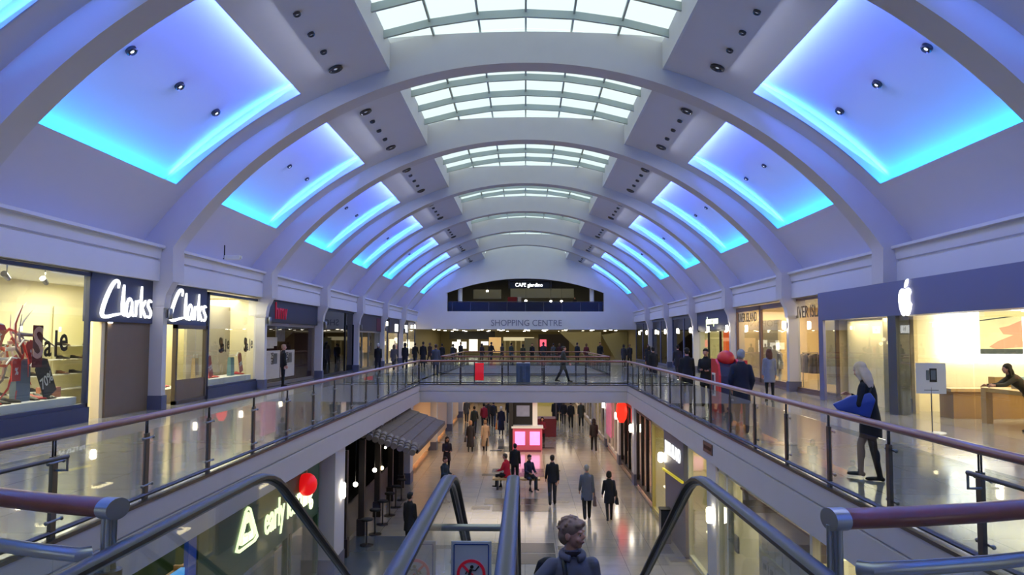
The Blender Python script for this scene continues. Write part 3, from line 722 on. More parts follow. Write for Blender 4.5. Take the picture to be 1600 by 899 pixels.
def mannequin(x,y,z,rz,m,top,label):
    t = thing('mannequin',label,'mannequin',(x,y,z),rz)
    b = MB(); b.lathe([(.06,.92),(.15,.95),(.16,1.05),(.12,1.16),(.16,1.32),(.17,1.40),(.06,1.47),(.05,1.54)],seg=14,sy=.62); b.ball((0,0,1.65),(.075,.09,.115))
    for s in (-1,1):
        b.tube([(s*.08,0,.98),(s*.09,-.02,.5),(s*.09,.02,.08)],[.09,.06,.04],10); b.tube([(s*.17,0,1.40),(s*.23,.0,1.12),(s*.24,-.08,.88)],[.05,.04,.03],8); b.ball((s*.09,-.05,.05),(.04,.11,.045))
    b.build('body',m,t)
    g = MB(); g.lathe([(.20,.72),(.17,.95),(.14,1.15),(.18,1.33),(.185,1.41),(.07,1.47)],seg=14,sy=.68)
    for s in (-1,1): g.tube([(s*.17,0,1.41),(s*.23,0,1.15),(s*.245,-.05,.98)],[.065,.055,.05],8)
    g.build('clothing',top,t); MB().lathe([(.2,0),(.2,.015)]).build('base',steel,t)
    return t
mk = mark()
# --- left bay 2: music shop with red logo
room(-16,-WX,33.6,42.0,U,U+3.68,M('dkred_room',(60,30,30),.7),('x1','z0'),'wall_shop',ceil=darkm)
shop_light(-13,36,U+3.5,30,(1,.85,.75),2,3)
def sign_board(s,y0,y1,z0,z1,m,label,x=None,d=.12):
    x = x if x is not None else s*WX
    return tag(MB().box(min(x-d,x+d),max(x-d,x+d),y0,y1,U+z0,U+z1).build('shop_sign',m,bevel=.01),label,'shop sign')
charc = M('charcoal_sign',(44,44,54),.5)
o = sign_board(-1,33.6,42.1,2.72,3.69,charc,'charcoal fascia with dim red lower-case letters, third shop on the left')
text('hmv',1.05,signred,'lettering',o,(-WX+.14,35.7,U+3.2),'L',.02,.95)
shop_window(-1,-WX,33.7,41.6,U+.02,U+2.72,M('door_metal',(120,108,98),.4),'wide metal-framed entrance of the music shop',glass=glassmat('clear',(.97,.97,.97),.02,0,.35),w_=.14)
posterm = M('grey_poster',(196,188,184),.6,em=.12)
def offer_panel(s,x,y0,y1,z0,z1,label,txt=True,m=None,ts=.36):
    t = thing('offer_board',label,'offer panel',(x,(y0+y1)/2,U+z0))
    h,w_ = z1-z0,(y1-y0); MB().box(-.03,.03,-w_/2,w_/2,0,h).build('panel',m or posterm,t)
    if txt:
        fx = 'L' if s<0 else 'R'; dx = .035*(-s)
        text('25',ts*1.1,inkm,'lettering',t,(dx,-.1*w_,h*.80),fx,.002,.9,bold=.01); text('off',ts,inkm,'lettering',t,(dx,-.08*w_,h*.60),fx,.002,.9,bold=.008)
        MB().box(min(dx,dx*1.05),max(dx,dx*1.05)+.001,.0,w_*.28,h*.52,h*.9).build('print',M('print_grey',(120,116,118),.6,var=.5,scale=6),t)
    return t
offer_panel(-1,-WX-.5,35.7,37.6,.25,1.5,'tall pale offer panel reading 25 off, left of the two in the music shop')
offer_panel(-1,-WX-.5,37.9,39.9,.25,1.5,'tall pale offer panel reading 25 off, right of the two in the music shop')
offer_panel(-1,-WX-.5,34.3,35.4,.25,1.45,'plain pale panel at the left edge of the music shop entrance',False)
offer_panel(-1,-WX-.6,35.6,37.0,1.6,2.1,'small white box sign above the left offer panel',False)
offer_panel(-1,-WX-.7,37.2,37.8,1.7,2.1,'small square white card between the offer panels',False)
offer_panel(-1,-WX-.8,38.0,39.3,1.9,2.6,'grey print poster high in the music shop window',False,M('print_grey'))
tag(MB().box(-WX-.9,-WX-.8,34.9,35.7,U+1.5,U+2.2).build('lit_poster',M('warmposter',(255,210,160),.5,em=1.5,var=.4,scale=5)),'glowing orange poster by the man at the music shop','poster')
tag(MB().box(-13,-12.9,34,37,U+2.25,U+2.65).build('red_banner',M('redlit',(150,20,24),.5,em=.4)),'dim red banner at the back of the music shop','banner')
for i,y in enumerate((35.6,36.6,38.2,39.0)):
    tag(link('ceiling_downlight',dl,None,(-WX-1.2,y,U+2.9)),f'small white spotlight inside the music shop, {["first","second","third","fourth"][i]} from the left','downlight','music shop spotlights')
shift_since(mk, -1.2)
mk = mark()
# --- left bay 3: dark shop
room(-16,-WX,42.9,51.4,U,U+3.68,darkm,('x1','z0'),'wall_shop')
shop_window(-1,-WX,43.0,51.3,U+.02,U+3.66,M('near_black',(24,24,34),.4),'full-height dark glazed shopfront, fourth on the left',mull=(49.0,),glass=dark_glass)
shop_light(-13,47,U+3.4,25,(1,.8,.7),3,3)
clothes_rail(-12.2,46.8,U,2.0,[(190,30,44),(160,24,36)],'clothes rail of red garments inside the dark shop','red garment on the rail inside the dark shop',n=6,h=1.9)
shift_since(mk, -1.6)
mk = mark()
# --- left bay 4: offer windows
room(-16,-WX,52.2,60.6,U,U+3.68,M('grey_room',(120,118,122),.7),('x1','z0'),'wall_shop')
shop_light(-12.5,56,U+3.4,60,(1,.96,.9),3,5)
o = sign_board(-1,52.2,60.6,2.55,3.69,charc,'charcoal fascia with a dull red square, fifth shop on the left')
MB().box(-WX+.12,-WX+.14,58.8,60.3,U+2.6,U+3.5).build('red_logo_square',M('dull_red',(96,22,44),.5),o)
shop_window(-1,-WX,52.3,60.5,U+.02,U+2.55,steel,'steel-framed window with large 25 off lettering, left side',mull=(54.2,56.4))
t = thing('offer_lettering','large dark 25 off letters on the fifth left shop window','window lettering',(-WX+.03,57.0,U+1.8))
text('25',1.0,inkm,'letter',t,(0,0,.42),'L',.004,.9,bold=.015); text('off',.95,inkm,'letter',t,(0,.1,-.42),'L',.004,.9,bold=.015)
offer_panel(-1,-WX-.3,52.5,54.1,.2,1.25,'plain tall panel, left of the two under the 25 off letters',False); offer_panel(-1,-WX-.3,54.3,56.3,.2,1.25,'plain tall panel, right of the two under the 25 off letters',False)
shift_since(mk, -1.9)
mk = mark()
# --- left bays 5, 6: bright little shops with square H signs
room(-16,-WX,61.5,79.9,U,U+3.68,cream2,('x1','z0'),'wall_shop',ceil=white)
for y in (64,69,74,78): shop_light(-13,y,U+3.5,90,(1,.9,.78),3,3)
shop_window(-1,-WX,61.6,69.7,U+.02,U+3.66,navy,'dark-framed window of the sixth left shop',mull=(64.4,))
shop_window(-1,-WX,70.6,79.8,U+.02,U+3.66,navy,'dark-framed window of the seventh left shop',mull=(75,))
for i,(y0,y1,ys) in enumerate(((64.6,69.6,67.9),(70.7,74.6,73.2))):
    o = sign_board(-1,y0,y1,2.5,3.6,charc,f'charcoal fascia with a small glowing white square, {["sixth","seventh"][i]} shop on the left')
    MB().box(-WX+.12,-WX+.15,ys-.75,ys+.75,U+2.62,U+3.25).build('lit_square',signw,o)
    text('H',.6,charc,'lettering',o,(-WX+.16,ys,U+2.93),'L',.004)
tag(MB().box(-12.2,-12.1,65.2,69.4,U,U+2.4).build('partition_screen',M('greige')),'plain beige backing panel in the sixth left shop window','partition')
clothes_rail(-11.8,77.2,U,2.4,[(190,60,60),(220,200,190),(90,60,50),(200,160,140)],'clothes rail in the last left shop window','garment on the rail in the last left shop',n=8)
for i,(y,z) in enumerate(((71.6,2.0),(72.3,1.8),(73.2,2.1),(73.8,1.7))):
    tag(MB().ball((-WX-.5,y,U+z),.16).build('glowing_bauble',glow2),f'glowing round bauble in the seventh left shop window, {["first","second","third","fourth"][i]}','bauble','baubles in the seventh left shop')
sconce(-WX+.05,63.3,U+3.2,True,'bright round spot beside the charcoal fascia, sixth left shop',-1,'lit spots on the far left shops'); sconce(-WX+.05,78.6,U+3.2,True,'bright round spot at the far end of the left shops',-1,'lit spots on the far left shops')

shift_since(mk, -2.3)
# --- right, nearest: store with glowing fruit logo
AX = 10.15; blueg = M('anodised_blue_grey',(112,112,146),.45,metal=.2)  # aluminium; the blue light it reflects is put into the base colour
applew = M('apple_wall',(246,234,196),.7)
room(AX+.2,17.5,12.5,23.2,U,U+3.0,applew,('x0','z0'),'wall_shop',ceil=white)
shop_light(13,16,U+2.9,170,(1,.90,.62),4,4); shop_light(13,20.5,U+2.9,130,(1,.90,.62),4,3); shop_light(11,19,U+2.9,50,(1,.92,.66),1,5)
t = thing('store_facade','wide blue-grey metal shopfront surround with glowing fruit logo, nearest on the right','shopfront',(AX,0,U))
b = MB(); b.box(0,.7,11,27.7,2.72,3.66); b.box(0,.10,27.3,27.7,0,2.72); b.build('surround',blueg,t,bevel=.008)
MB().box(0,.35,21.95,22.45,0,2.72).build('pier',M('pier_grey',(84,86,86),.4,metal=.3),t)
MB().box(.05,.066,22.45,27.15,0,2.72).build('glass_panel',shop_glass,t); MB().box(.05,.066,18.35,21.95,0,2.72).build('glass_panel',shop_glass,t); MB().box(.05,.066,13.0,18.3,0,2.72).build('glass_panel',shop_glass,t)
b = MB()
P = []
def apple_outline():
    import math as m
    pts = []
    r = [(0,.30),(.10,.345),(.22,.36),(.33,.30),(.37,.22)]                       # top right shoulder
    bite = [(.30,.14),(.27,.03),(.30,-.08),(.39,-.15)]
    low = [(.34,-.30),(.24,-.44),(.14,-.50),(.0,-.455)]
    left = [(-.14,-.50),(-.24,-.44),(-.36,-.26),(-.42,-.02),(-.40,.18),(-.30,.31),(-.18,.36),(-.08,.34)]
    return r+bite+low+left
ol = apple_outline(); SA = .86
b.prism([(-0+21.3-p[0]*SA*.98, 3.12+p[1]*SA) for p in ol],'x',-.05,-.005)
lf = [(0,.40),(.02,.52),(.10,.62),(.20,.66),(.19,.55),(.12,.45)]
b.prism([(21.3-p[0]*SA, 3.10+p[1]*SA) for p in lf],'x',-.05,-.005)
b.build('logo',signw,t)
tag(MB().box(AX+.75,AX+.85,22.5,27.1,U,U+2.72).build('partition_screen',M('apple_panel',(240,222,176),.7)),'plain cream backing wall behind the glass left of the grey pier, right store','partition')
shop_light(AX+.45,24.8,U+2.68,60,(1,.88,.6),.4,4)
# light box wall with pictures
t = thing('light_box','large glowing white display wall with product pictures inside the right store','light box',(0,22.9,U))
MB().box(11.9,17.4,0,.15,1.42,2.98).build('lit_panel',M('lightbox',(255,255,255),.5,em=3.0),t)
pf = M('picture_frame_blue',(60,74,96),.4)
b = MB(); b.box(12.95,14.15,-.02,-.005,1.66,2.9); b.build('picture',M('photo_back',(190,186,150),.5,em=.9,emc=(215,205,150),var=.5,scale=2.5),t)
b = MB(); b.prism([(14.15,2.62),(13.75,2.45),(13.5,2.40),(13.62,2.22),(13.9,2.2),(13.45,2.02),(13.2,1.86),(13.4,1.80),(14.15,1.86)],'y',-.03,-.02); b.build('picture_hand',M('hand_photo',(214,140,112),.5,em=.8,emc=(230,150,120)),t)
b = MB(); b.box(12.95,14.15,-.032,-.02,1.66,1.80); b.prism([(12.95,2.62),(14.15,2.78),(14.15,2.75),(12.95,2.59)],'y',-.032,-.02); b.build('picture_shadow',M('photo_dark',(80,90,96),.5),t)  # dark bar and slanting line printed across the picture
b = MB(); b.box(14.3,14.33,-.03,-.005,1.66,2.75); b.box(15.85,15.88,-.03,-.005,1.66,2.6); b.box(14.3,15.88,-.03,-.005,1.66,1.69); b.build('picture_outline',pf,t)
b = MB(); b.box(13.1,17.0,-.035,-.02,2.72,2.86); b.build('picture_band',M('tan_band',(220,190,130),.5,em=1),t)
# counter, table, poster stand
t = thing('display_counter','long oak display counter below the light box','counter',(0,21.1,U)); MB().box(11.2,14.6,0,.7,0,.70).build('body',M('oak_dark',(168,128,78),.5,var=.1),t); MB().box(11.1,14.7,-.08,.75,.70,.78).build('worktop',oak,t)
for i,(x,c) in enumerate(((12.6,(150,120,70)),(13.3,(150,180,190)),(14.0,(120,140,150)))):
    tag(MB().box(x-.25,x+.25,21.2,21.5,U+.78,U+1.08).build('product_box',M('pb%d'%i,c,.5)),f'{["tan","pale blue","grey-blue"][i]} product box on the oak counter','box')
t = thing('display_table','chunky oak display table where people lean over, right store','table',(12.0,18.6,U))
MB().box(-.65,.65,-1.5,1.5,.78,.88).build('tabletop',oak,t,bevel=.01)
for sx in (-1,1):
    for sy in (-1,1): MB().box(sx*.65-(.16 if sx>0 else 0),sx*.65+(.16 if sx<0 else 0),sy*1.5-(.22 if sy>0 else 0),sy*1.5+(.22 if sy<0 else 0),0,.78).build('leg',oak,t)
for i in range(3):
    t = thing('laptop',f'open silver laptop on the oak table, {["near","middle","far"][i]}','laptop',(11.9,17.6+.9*i,U+.88),PI/2)
    MB().box(-.16,.16,-.11,.11,0,.012).build('base',alu,t); MB().box(-.16,.16,.11,.12,.0,.21).build('screen',alu,t)
t = thing('poster_stand','white product poster on a thin floor stand outside the right store','poster stand',(9.02,17.9,U),-.15)
MB().lathe([(.28,0),(.27,.012),(.02,.02)],seg=24).build('base',alu,t); MB().cyl((0,0,.01),(0,0,1.0),.014,10).build('pole',steel,t)
b = MB(); b.box(-.31,.31,-.012,.012,.86,1.54); b.build('board',M('poster_white',(205,208,216),.4),t)
b = MB(); b.box(-.03,.12,-.018,-.013,1.12,1.42,0); b.box(-.10,-.04,-.017,-.013,1.16,1.38,1); b.box(-.005,.095,-.021,-.018,1.17,1.38,1); b.box(-.15,.15,-.016,-.013,.93,.945,1); b.build('printed_phone',[blackm,M('print_screen',(90,100,112),.3)],t)
# --- right bay 1: between store and column
brownf = M('bronze_frame',(120,92,84),.4,metal=.3)
room(WX,16,27.8,41.1,U,U+3.68,M('peach_wall',(240,214,170),.7),('x0','z0'),'wall_shop',ceil=white)
for y in (29.5,32,35.5,39.5): shop_light(12.6,y,U+3.55,105,(1,.84,.56),2.6,2.6)
shop_window(1,WX,27.7,31.8,U+.1,U+3.66,brownf,'bronze-framed fashion window right beside the blue-grey store',base=brownf)
shop_window(1,WX,32.5,40.8,U+.1,U+3.62,brownf,'bronze-framed double window of the fashion shop, right side',mull=(36.6,),base=brownf,w_=.2)
dk = M('bronze_letters',(84,70,58),.5)
t = thing('fashion_sign','dark spaced capitals RIVER ISLAND on the far pane of the fashion shop','window lettering',(WX-.05,38.7,U+3.1)); text('RIVER ISLAND',.62,dk,'lettering',t,(0,0,0),'R',.006,.85)
t = thing('fashion_sign','dark capitals RIVER ISLAND cut off by the blue-grey store edge','window lettering',(WX-.05,30.2,U+3.1)); text('RIVER ISLAND',.66,dk,'lettering',t,(0,-.2,0),'R',.006,.95)
clothes_rail(12.4,34.9,U,1.8,[(60,50,50),(120,100,90),(160,140,120),(50,44,60)],'clothes rail behind the near pane of the fashion shop','garment on the near rail of the fashion shop',n=8)
clothes_rail(12.4,28.9,U,1.3,[(200,190,170),(80,60,50),(150,130,110)],'clothes rail beside the cream panel next to the blue-grey store','garment on the rail next to the blue-grey store',n=6)
tag(MB().box(12.0,12.15,29.9,32.6,U+.3,U+3.3).build('partition_screen',cream2),'bright cream display panel in the fashion window by the blue-grey store','partition')
tag(MB().box(12.0,12.15,38.0,41.4,U+.3,U+3.0).build('partition_screen',cream2),'tan backing panel behind the far pane of the fashion shop','partition')
mannequin(11.6,36.5,U,PI/2,M('mann',(220,205,185),.5),M('mtop',(160,150,140),.8),'pale mannequin in a grey top behind the near fashion pane')
mannequin(11.6,34.4,U,PI/2,M('mann'),M('mtop2',(70,60,60),.8),'pale mannequin in a dark top behind the near fashion pane')
mk = mark()
# --- right bay 3: phone shop
room(WX,16,42.9,51.3,U,U+3.68,M('green_cream',(226,220,170),.7),('x0','z0'),'wall_shop',ceil=white)
for y in (44.5,48.5): shop_light(13,y,U+3.3,110,(1,.92,.62),3,3)
o = sign_board(1,42.9,51.3,2.6,3.69,navy,'navy fascia with glowing cream lettering over the orange-edged shop, right side')
text('phones xpress',.62,signcream,'lettering',o,(WX-.14,47.0,U+3.12),'R',.01,.8,bold=.01)
shop_window(1,WX,43.0,51.2,U+.02,U+2.6,blackm,'black-framed entrance of the orange-edged shop',mull=(45.6,48.4))
tag(MB().box(WX+.1,WX+.2,43.1,45.4,U+.6,U+2.5).build('wall_poster',M('orange_poster',(240,90,20),.5,em=.9,var=.2,scale=3)),'tall bright orange poster panel, right side','poster')
shift_since(mk, -1.4)
mk = mark()
# --- right bays 4..6: dark glazed shops
room(WX,16,52.2,79.9,U,U+3.68,M('dusk_room',(90,90,100),.7),('x0','z0'),'wall_shop')
for y in (56,66,75): shop_light(13.5,y,U+3.4,14,(1,.95,.85),3,3)
for i,(a,b_) in enumerate(((52.3,60.6),(61.6,69.9),(70.9,79.8))):
    shop_window(1,WX,a,b_,U+.02,U+3.64,M('frame_slate',(100,104,132),.5),f'tall slate-framed dark window, {["first","second","third"][i]} after the orange-edged shop',mull=((a+b_)/2,),glass=dark_glass,w_=.16)
t = tag(MB().box(11.6,11.7,54.0,56.4,U+1.0,U+2.0).build('lit_display',M('litd',(220,225,190),.5,em=1.6)),'small glowing display inside the first dark right window','display')
for i in range(8):
    mannequin(11.5,53.2+3.3*i,U,PI/2,M('mann_d',(110,110,116),.6),M('mtop3',(50,52,60),.8),f'grey mannequin behind the dark right windows, {["first","second","third","fourth","fifth","sixth","seventh","eighth"][i]} from the near end')

shift_since(mk, -2.2)
# ================================================================ LOWER SHOPS
LZ = 3.21
LWX, RWX = -5.2, 4.45
green = M('toyshop_green',(54,92,62),.5,var=.1)
ORD = ["first","second","third","fourth","fifth","sixth","seventh","eighth","ninth"]
# left: toy shop
room(-11,LWX,8.5,20.1,0,LZ,green,('x1','z0'),'wall_shop',ceil=M('ceil_dim',(150,146,130),.8))
shop_light(-7.5,11.5,3.1,35,(1,.82,.55),3,2); shop_light(-7.5,17,3.1,45,(1,.82,.55),3,3)
o = tag(MB().box(LWX-.08,LWX+.08,12.6,19.9,1.75,3.05).build('shop_sign',green,bevel=.01),'green fascia with a glowing triangle logo and cream lettering, lower left','shop sign')
text('early learning',.82,signcream,'lettering',o,(LWX+.10,17.5,2.38),'L',.012,.80,bold=.008)
b = MB(); tri = [(-.42,-.42),(-.30,-.5),(.30,-.5),(.42,-.42),(.10,.42),(0,.5),(-.10,.42)]
def ringtri(sc,w_):
    n = len(tri); a = [(p[0]*sc*1.75,p[1]*sc*.92) for p in tri]; c = [(p[0]*w_*1.75,p[1]*w_*.92) for p in tri]
    v = [(LWX+.09,14.75+p[0],2.54+p[1]) for p in a]+[(LWX+.09,14.75+p[0],2.54+p[1]) for p in c]
    v += [(LWX+.12,p[1],p[2]) for p in v]
    f = []
    for i in range(n): j = (i+1)%n; f += [(2*n+i,2*n+j,3*n+j,3*n+i),(i,j,2*n+j,2*n+i),(n+i,3*n+i,3*n+j,n+j)]
    b.add(v,f)
ringtri(.80,.70); ringtri(.58,.34)
b.box(LWX+.09,LWX+.12,14.50,14.72,2.28,2.44); b.box(LWX+.09,LWX+.12,14.80,14.98,2.28,2.42)
b.ball((LWX+.10,14.75,2.66),(.02,.12,.06)); b.build('logo',signcream,o)
shop_window(-1,LWX,12.7,17.5,.4,1.8,green,'green-framed toy shop window under its sign, lower left',mull=(),w_=.1)
shop_window(-1,LWX,17.6,20.0,.1,1.8,green,'green-framed narrow toy shop entrance window, lower left',w_=.12)
t = thing('toy_shelving','wooden shelving full of toys inside the green toy shop','shelving',(LWX-.9,0,0))
for y in (12.9,14.9,16.9): MB().box(-.4,0,y-.03,y+.03,0,1.8).build('upright',oak,t)
for z in (.2,.75,1.25,1.7): MB().box(-.4,0,12.9,16.9,z-.02,z+.02).build('shelf',oak,t)
for i in range(34):
    z = (.22,.77,1.27)[i%3]; y = 13.1+3.6*((i*7)%34)/34; c = random.choice([(220,120,40),(200,60,40),(230,180,60),(60,110,150),(150,90,50)])
    r = random.uniform(.07,.14)
    if i%4 == 0: tag(MB().ball((LWX-1.0,y,z+r),r).build('toy_ball',M('toy%d_%d_%d'%c,c,.5)),'coloured toy ball among the toy shop shelves','toy','toys on the toy shop shelves')
    else: tag(MB().box(LWX-1.15,LWX-.9,y-r,y+r,z,z+r*2.2).build('toy_box',M('toy%d_%d_%d'%c,c,.5),bevel=.01),'coloured toy box on the toy shop shelves','toy','toys on the toy shop shelves')
for i,(z,c) in enumerate(((2.1,(200,200,190)),(1.5,(90,130,100)),(.9,(200,190,180)),(.4,(190,180,170)))):
    tag(MB().box(LWX-.5,LWX-.42,18.3,18.9,z-.25,z+.25).build('hanging_card',M('hc%d'%i,c,.6)),f'pale hanging card in the narrow toy shop window, {["topmost","second","third","lowest"][i]}','card')
tag(MB().box(LWX-.6,LWX-.55,19.0,19.8,.3,2.9).build('pink_banner',M('pinkban',(190,80,90),.6,var=.3,scale=3)),'pink patterned banner at the far end of the toy shop window','banner')
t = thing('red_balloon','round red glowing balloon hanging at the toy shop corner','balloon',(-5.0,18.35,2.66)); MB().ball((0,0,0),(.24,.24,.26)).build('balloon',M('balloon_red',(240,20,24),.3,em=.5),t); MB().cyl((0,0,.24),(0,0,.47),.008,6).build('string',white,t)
# bright blue glass panel near the escalator foot
room(-9,LWX,3.0,8.4,0,LZ,M('ceil_dim'),('x1','z0'),'wall_shop')
tag(MB().box(LWX-.06,LWX,8.9,12.3,.1,2.5).build('blue_display_window',M('bright_blue',(90,170,235),.4,em=.7)),'large bright blue window panel, lower left by the toy shop','window panel')
tag(MB().box(LWX-.02,LWX+.05,12.3,12.6,0,3.1).build('blue_pilaster',M('deep_blue',(40,80,170),.5,em=.15)),'deep blue upright beside the green toy shop','post')
def pillar(x,y,w_,d,label,base=greybase):
    b = MB(); b.box(x-w_/2,x+w_/2,y-d/2,y+d/2,.45,3.22,0); b.box(x-w_/2-.02,x+w_/2+.02,y-d/2-.02,y+d/2+.02,0,.45,1)
    return st(b.build('column',[ribm,base]),label)
pillar(-5.0,20.75,.42,1.1,'white pillar left of the dark café')
pillar(-5.0,12.45-3.9,.42,.7,'white pillar near the escalator foot, left')
t = thing('wall_sconce','bright white cylinder lamp on the pillar left of the dark café','wall light',(-4.76,20.9,2.05)); MB().lathe([(.06,-.2),(.09,-.15),(.09,.15),(.06,.2)]).build('lamp_shade',glow,t); MB().box(-.05,.0,-.04,.04,-.06,.06).build('bracket',steel,t)
# dark cafe with tiled canopy
room(-11,LWX-.0,21.4,33.0,0,LZ,M('cafe_black',(20,17,16),.7),('x1','z0'),'wall_shop',ceil=darkm)
t = thing('dark_cafe_counter','black café counter with curved front in the dark recess, lower left','counter',(-5.6,27,0)); MB().box(-.5,.3,-4.6,4.0,0,1.1).build('body',M('counter_black',(22,20,22),.35),t); MB().box(-.6,.4,-4.7,4.1,1.1,1.16).build('worktop',blackm,t)
for i,y in enumerate((22.2,24.6,27.2,29.8,32.4)):
    b = MB(); b.box(-.09,.09,-.09,.09,0,2.9); b.box(-.13,.13,-.13,.13,0,.5); b.build('timber_pillar',M('dark_timber',(52,42,38),.5),None,(LWX+.2,y,0))
    tag(bpy.data.objects['timber_pillar' if i==0 else 'timber_pillar.%03d'%i],f'dark timber post of the dark café, {ORD[i]} from the near end','post')
for i,(y,z,x,c) in enumerate(((23.4,1.75,-4.95,0),(26.1,1.72,-4.9,0),(27.4,1.58,-4.9,1),(27.2,2.3,-4.75,0),(28.3,2.22,-4.7,0),(29.0,2.2,-4.7,0))):
    t = thing('pendant_lamp',f'small glowing pendant in the dark café, {ORD[i]} from the near end','lamp',(x,y,z),0,'dark café pendants')
    MB().ball((0,0,0),.04 if i>2 else .07).build('bulb',glow if c==0 else glow2,t); MB().cyl((0,0,.05),(0,0,3.18-z),.008,6).build('cord',blackm,t)
tilem = M('roof_tile',(104,88,80),.7,var=.3,scale=2)
t = thing('tiled_canopy','grey-brown pantiled canopy roof jutting over the dark café','canopy',(0,0,0))
yc0,yc1 = 24.8,33.0
b = MB(); nt_ = 30; 
rows = 26
for j in range(rows):
    y0_ = yc0+(yc1-yc0)*j/rows; y1_ = yc0+(yc1-yc0)*(j+1)/rows
    for i in range(5):
        u0,u1 = i/5,(i+1.12)/5
        P = []
        for u,up in ((u0,.03),(u1,.07)):
            x = -5.1+1.75*u; z = 3.12-.62*u
            P.append([(x,y0_+(y1_-y0_)*k/6,z+up+.07*math.sin(PI*k/6)) for k in range(7)])
        b.strip(P[0],P[1])
        b.strip(P[1],[(p[0],p[1],3.12-.62*min(1.05,u1)-.01) for p in P[1]])
b.build('roof_tiles',tilem,t)
b = MB(); b.prism([(-5.1,3.13),(-3.33,2.5),(-3.33,2.44),(-5.1,3.0)],'y',yc0,yc1); b.build('soffit',M('dark_timber'),t)
b = MB()
for i in range(9):
    for j in range(3): b.tube([(-3.45-.19*i+0,yc0-.34+.17*j,2.52+.065*i+.06*j),(-3.45-.19*i,yc0-.10+.17*j,2.56+.065*i+.06*j)],.10,10)
b.build('ridge_tiles',M('roof_tile2',(124,112,106),.6,var=.3,scale=3),t)
b = MB(); b.add([(-5.05,yc0+1.2,3.15),(-4.7,yc0+1.9,3.19),(-4.95,yc0+1.3,2.7)],[(0,1,2)]); b.build('flashing',white,t)
for i in range(6):
    t2 = thing('bar_stool',f'dark bar stool at the café counter, {ORD[i]} from the near end','stool',(-4.6,23.4+1.3*i,0),0,'stools at the dark café')
    MB().lathe([(.17,.72),(.18,.76),(.15,.78)]).build('seat',darkm,t2); MB().cyl((0,0,0),(0,0,.72),.025).build('leg',steeld,t2); MB().lathe([(.2,0),(.2,.02)]).build('base',steeld,t2)
# left beyond: warm shopfronts
pillar(-4.95,33.5,.4,.8,'grey-white pillar right of the tiled canopy')
peach = M('peach_panel',(236,196,150),.6)
for i,(y0,y1,c) in enumerate(((33.9,43,(236,196,150)),(43.9,52,(240,206,160)),(52.9,61,(226,200,160)),(61.9,79.9,(200,180,150)))):
    room(-10,LWX,y0,y1,0,LZ,M('lroom%d'%i,c,.7),('x1','z0'),'wall_shop')
    shop_light(-7,(y0+y1)/2,3.1,190,(1,.72,.42),3,5); shop_light(-5.7,(y0+y1)/2,3.12,70,(1,.74,.45),.6,6)
    n = 4; mu = [y0+(y1-y0)*k/n for k in range(1,n)]
    shop_window(-1,LWX,y0,y1,.25,3.1,M('peach_frame',(214,180,150),.5),f'peach-framed lit shop window on the lower left, {ORD[i]} beyond the canopy',mull=mu,base=peach,w_=.16)
    pillar(-4.97,y1+.45,.36,.7,f'pillar after the {ORD[i]} peach shop window, lower left')
    tag(MB().box(-6.6,-6.5,y0+.3,y1-.3,.2,2.8).build('display_board',peach),f'lit peach backing panel in the {ORD[i]} lower left window beyond the canopy','display panel')
    for k in range(4): mannequin(-5.9,y0+1+(y1-y0-2)*k/3,0,-PI/2,M('mann'),M('mt%d'%k,[(150,90,60),(90,60,50),(200,190,170),(120,40,40)][k],.8),f'mannequin {["nearest","second","third","farthest"][k]} of four in the {ORD[i]} lit window beyond the canopy')
# right lower shops
def rx(y): return edgeR(y)+.16
RF = M('yellowish_frame',(190,180,120),.4); 
room(4.4,10,8.5,18.9,0,LZ,M('fashion_cream',(232,224,190),.7),('x0','z0'),'wall_shop',ceil=white)
for y in (11,14,17): shop_light(6.5,y,3.1,70,(1,.94,.74),3,2)
shop_window(1,4.42,9,18.3,.1,3.15,M('cream_frame',(214,208,180),.5),'cream-framed window of the lower right shop by the escalator',mull=(12.4,17.45),w_=.12)
t = thing('hanging_shelf_box','long grey-brown shelf box hanging high in the lower right window','shelf',(4.9,0,0)); MB().box(-.2,.25,13.3,17.5,2.35,2.75).build('body',M('greybrown',(120,108,94),.6),t); MB().box(-.22,.27,13.2,17.6,2.75,2.79).build('top_board',M('walnut',(86,50,30),.5),t)
for i,y in enumerate((13.7,14.9,16.1,17.3)): MB().cyl((0,y,2.79),(0,y,3.2),.012,6).build('hanger',steeld,t)
tag(MB().box(5.6,5.7,9.3,12.2,1.2,2.9).build('partition_screen',M('tan_wall',(206,170,120),.7)),'tan backing wall near the escalator in the lower right window','partition')
# stacked white carrier boxes
t = thing('storage_shelving','open shelving of white storage boxes in the lower right window','shelving',(5.3,0,0))
for z in (.15,.85,1.55,2.2): MB().box(-.3,.2,13.9,17.35,z-.02,z+.02).build('shelf',M('shelf_back'),t)
for y in (13.9,17.35): MB().box(-.3,.2,y-.03,y+.03,0,2.25).build('upright',M('shelf_back'),t)
sbox = MB(); sbox.box(-.2,.2,-.2,.2,0,.5,0); sbox.box(-.21,.21,-.21,.21,.5,.56,0); sbox.box(-.215,-.2,-.08,.08,.36,.46,1); sbm = sbox.mesh('storage_box',[M('box_white',(222,218,204),.6),M('box_tab',(150,150,140),.5)])
for r_,z in enumerate((.17,.87,1.57)):
    for i in range(7):
        tag(link('storage_box',sbm,None,(5.2,14.2+.46*i,z)),f'white lidded storage box, {["bottom","middle","top"][r_]} shelf, {ORD[i]} from the escalator end','storage box','white storage boxes on shelving')
clothes_rail(5.6,10.6,0,2.0,[(200,60,60),(190,180,160),(140,50,50)],'clothes rail with red garments, lower right by the escalator','garment on the rail, lower right by the escalator',n=8)
tag(MB().box(4.62,4.66,17.65,18.0,1.35,1.7).build('grey_notice',steeld),'small grey square notice hanging in the lower right shop window','notice')
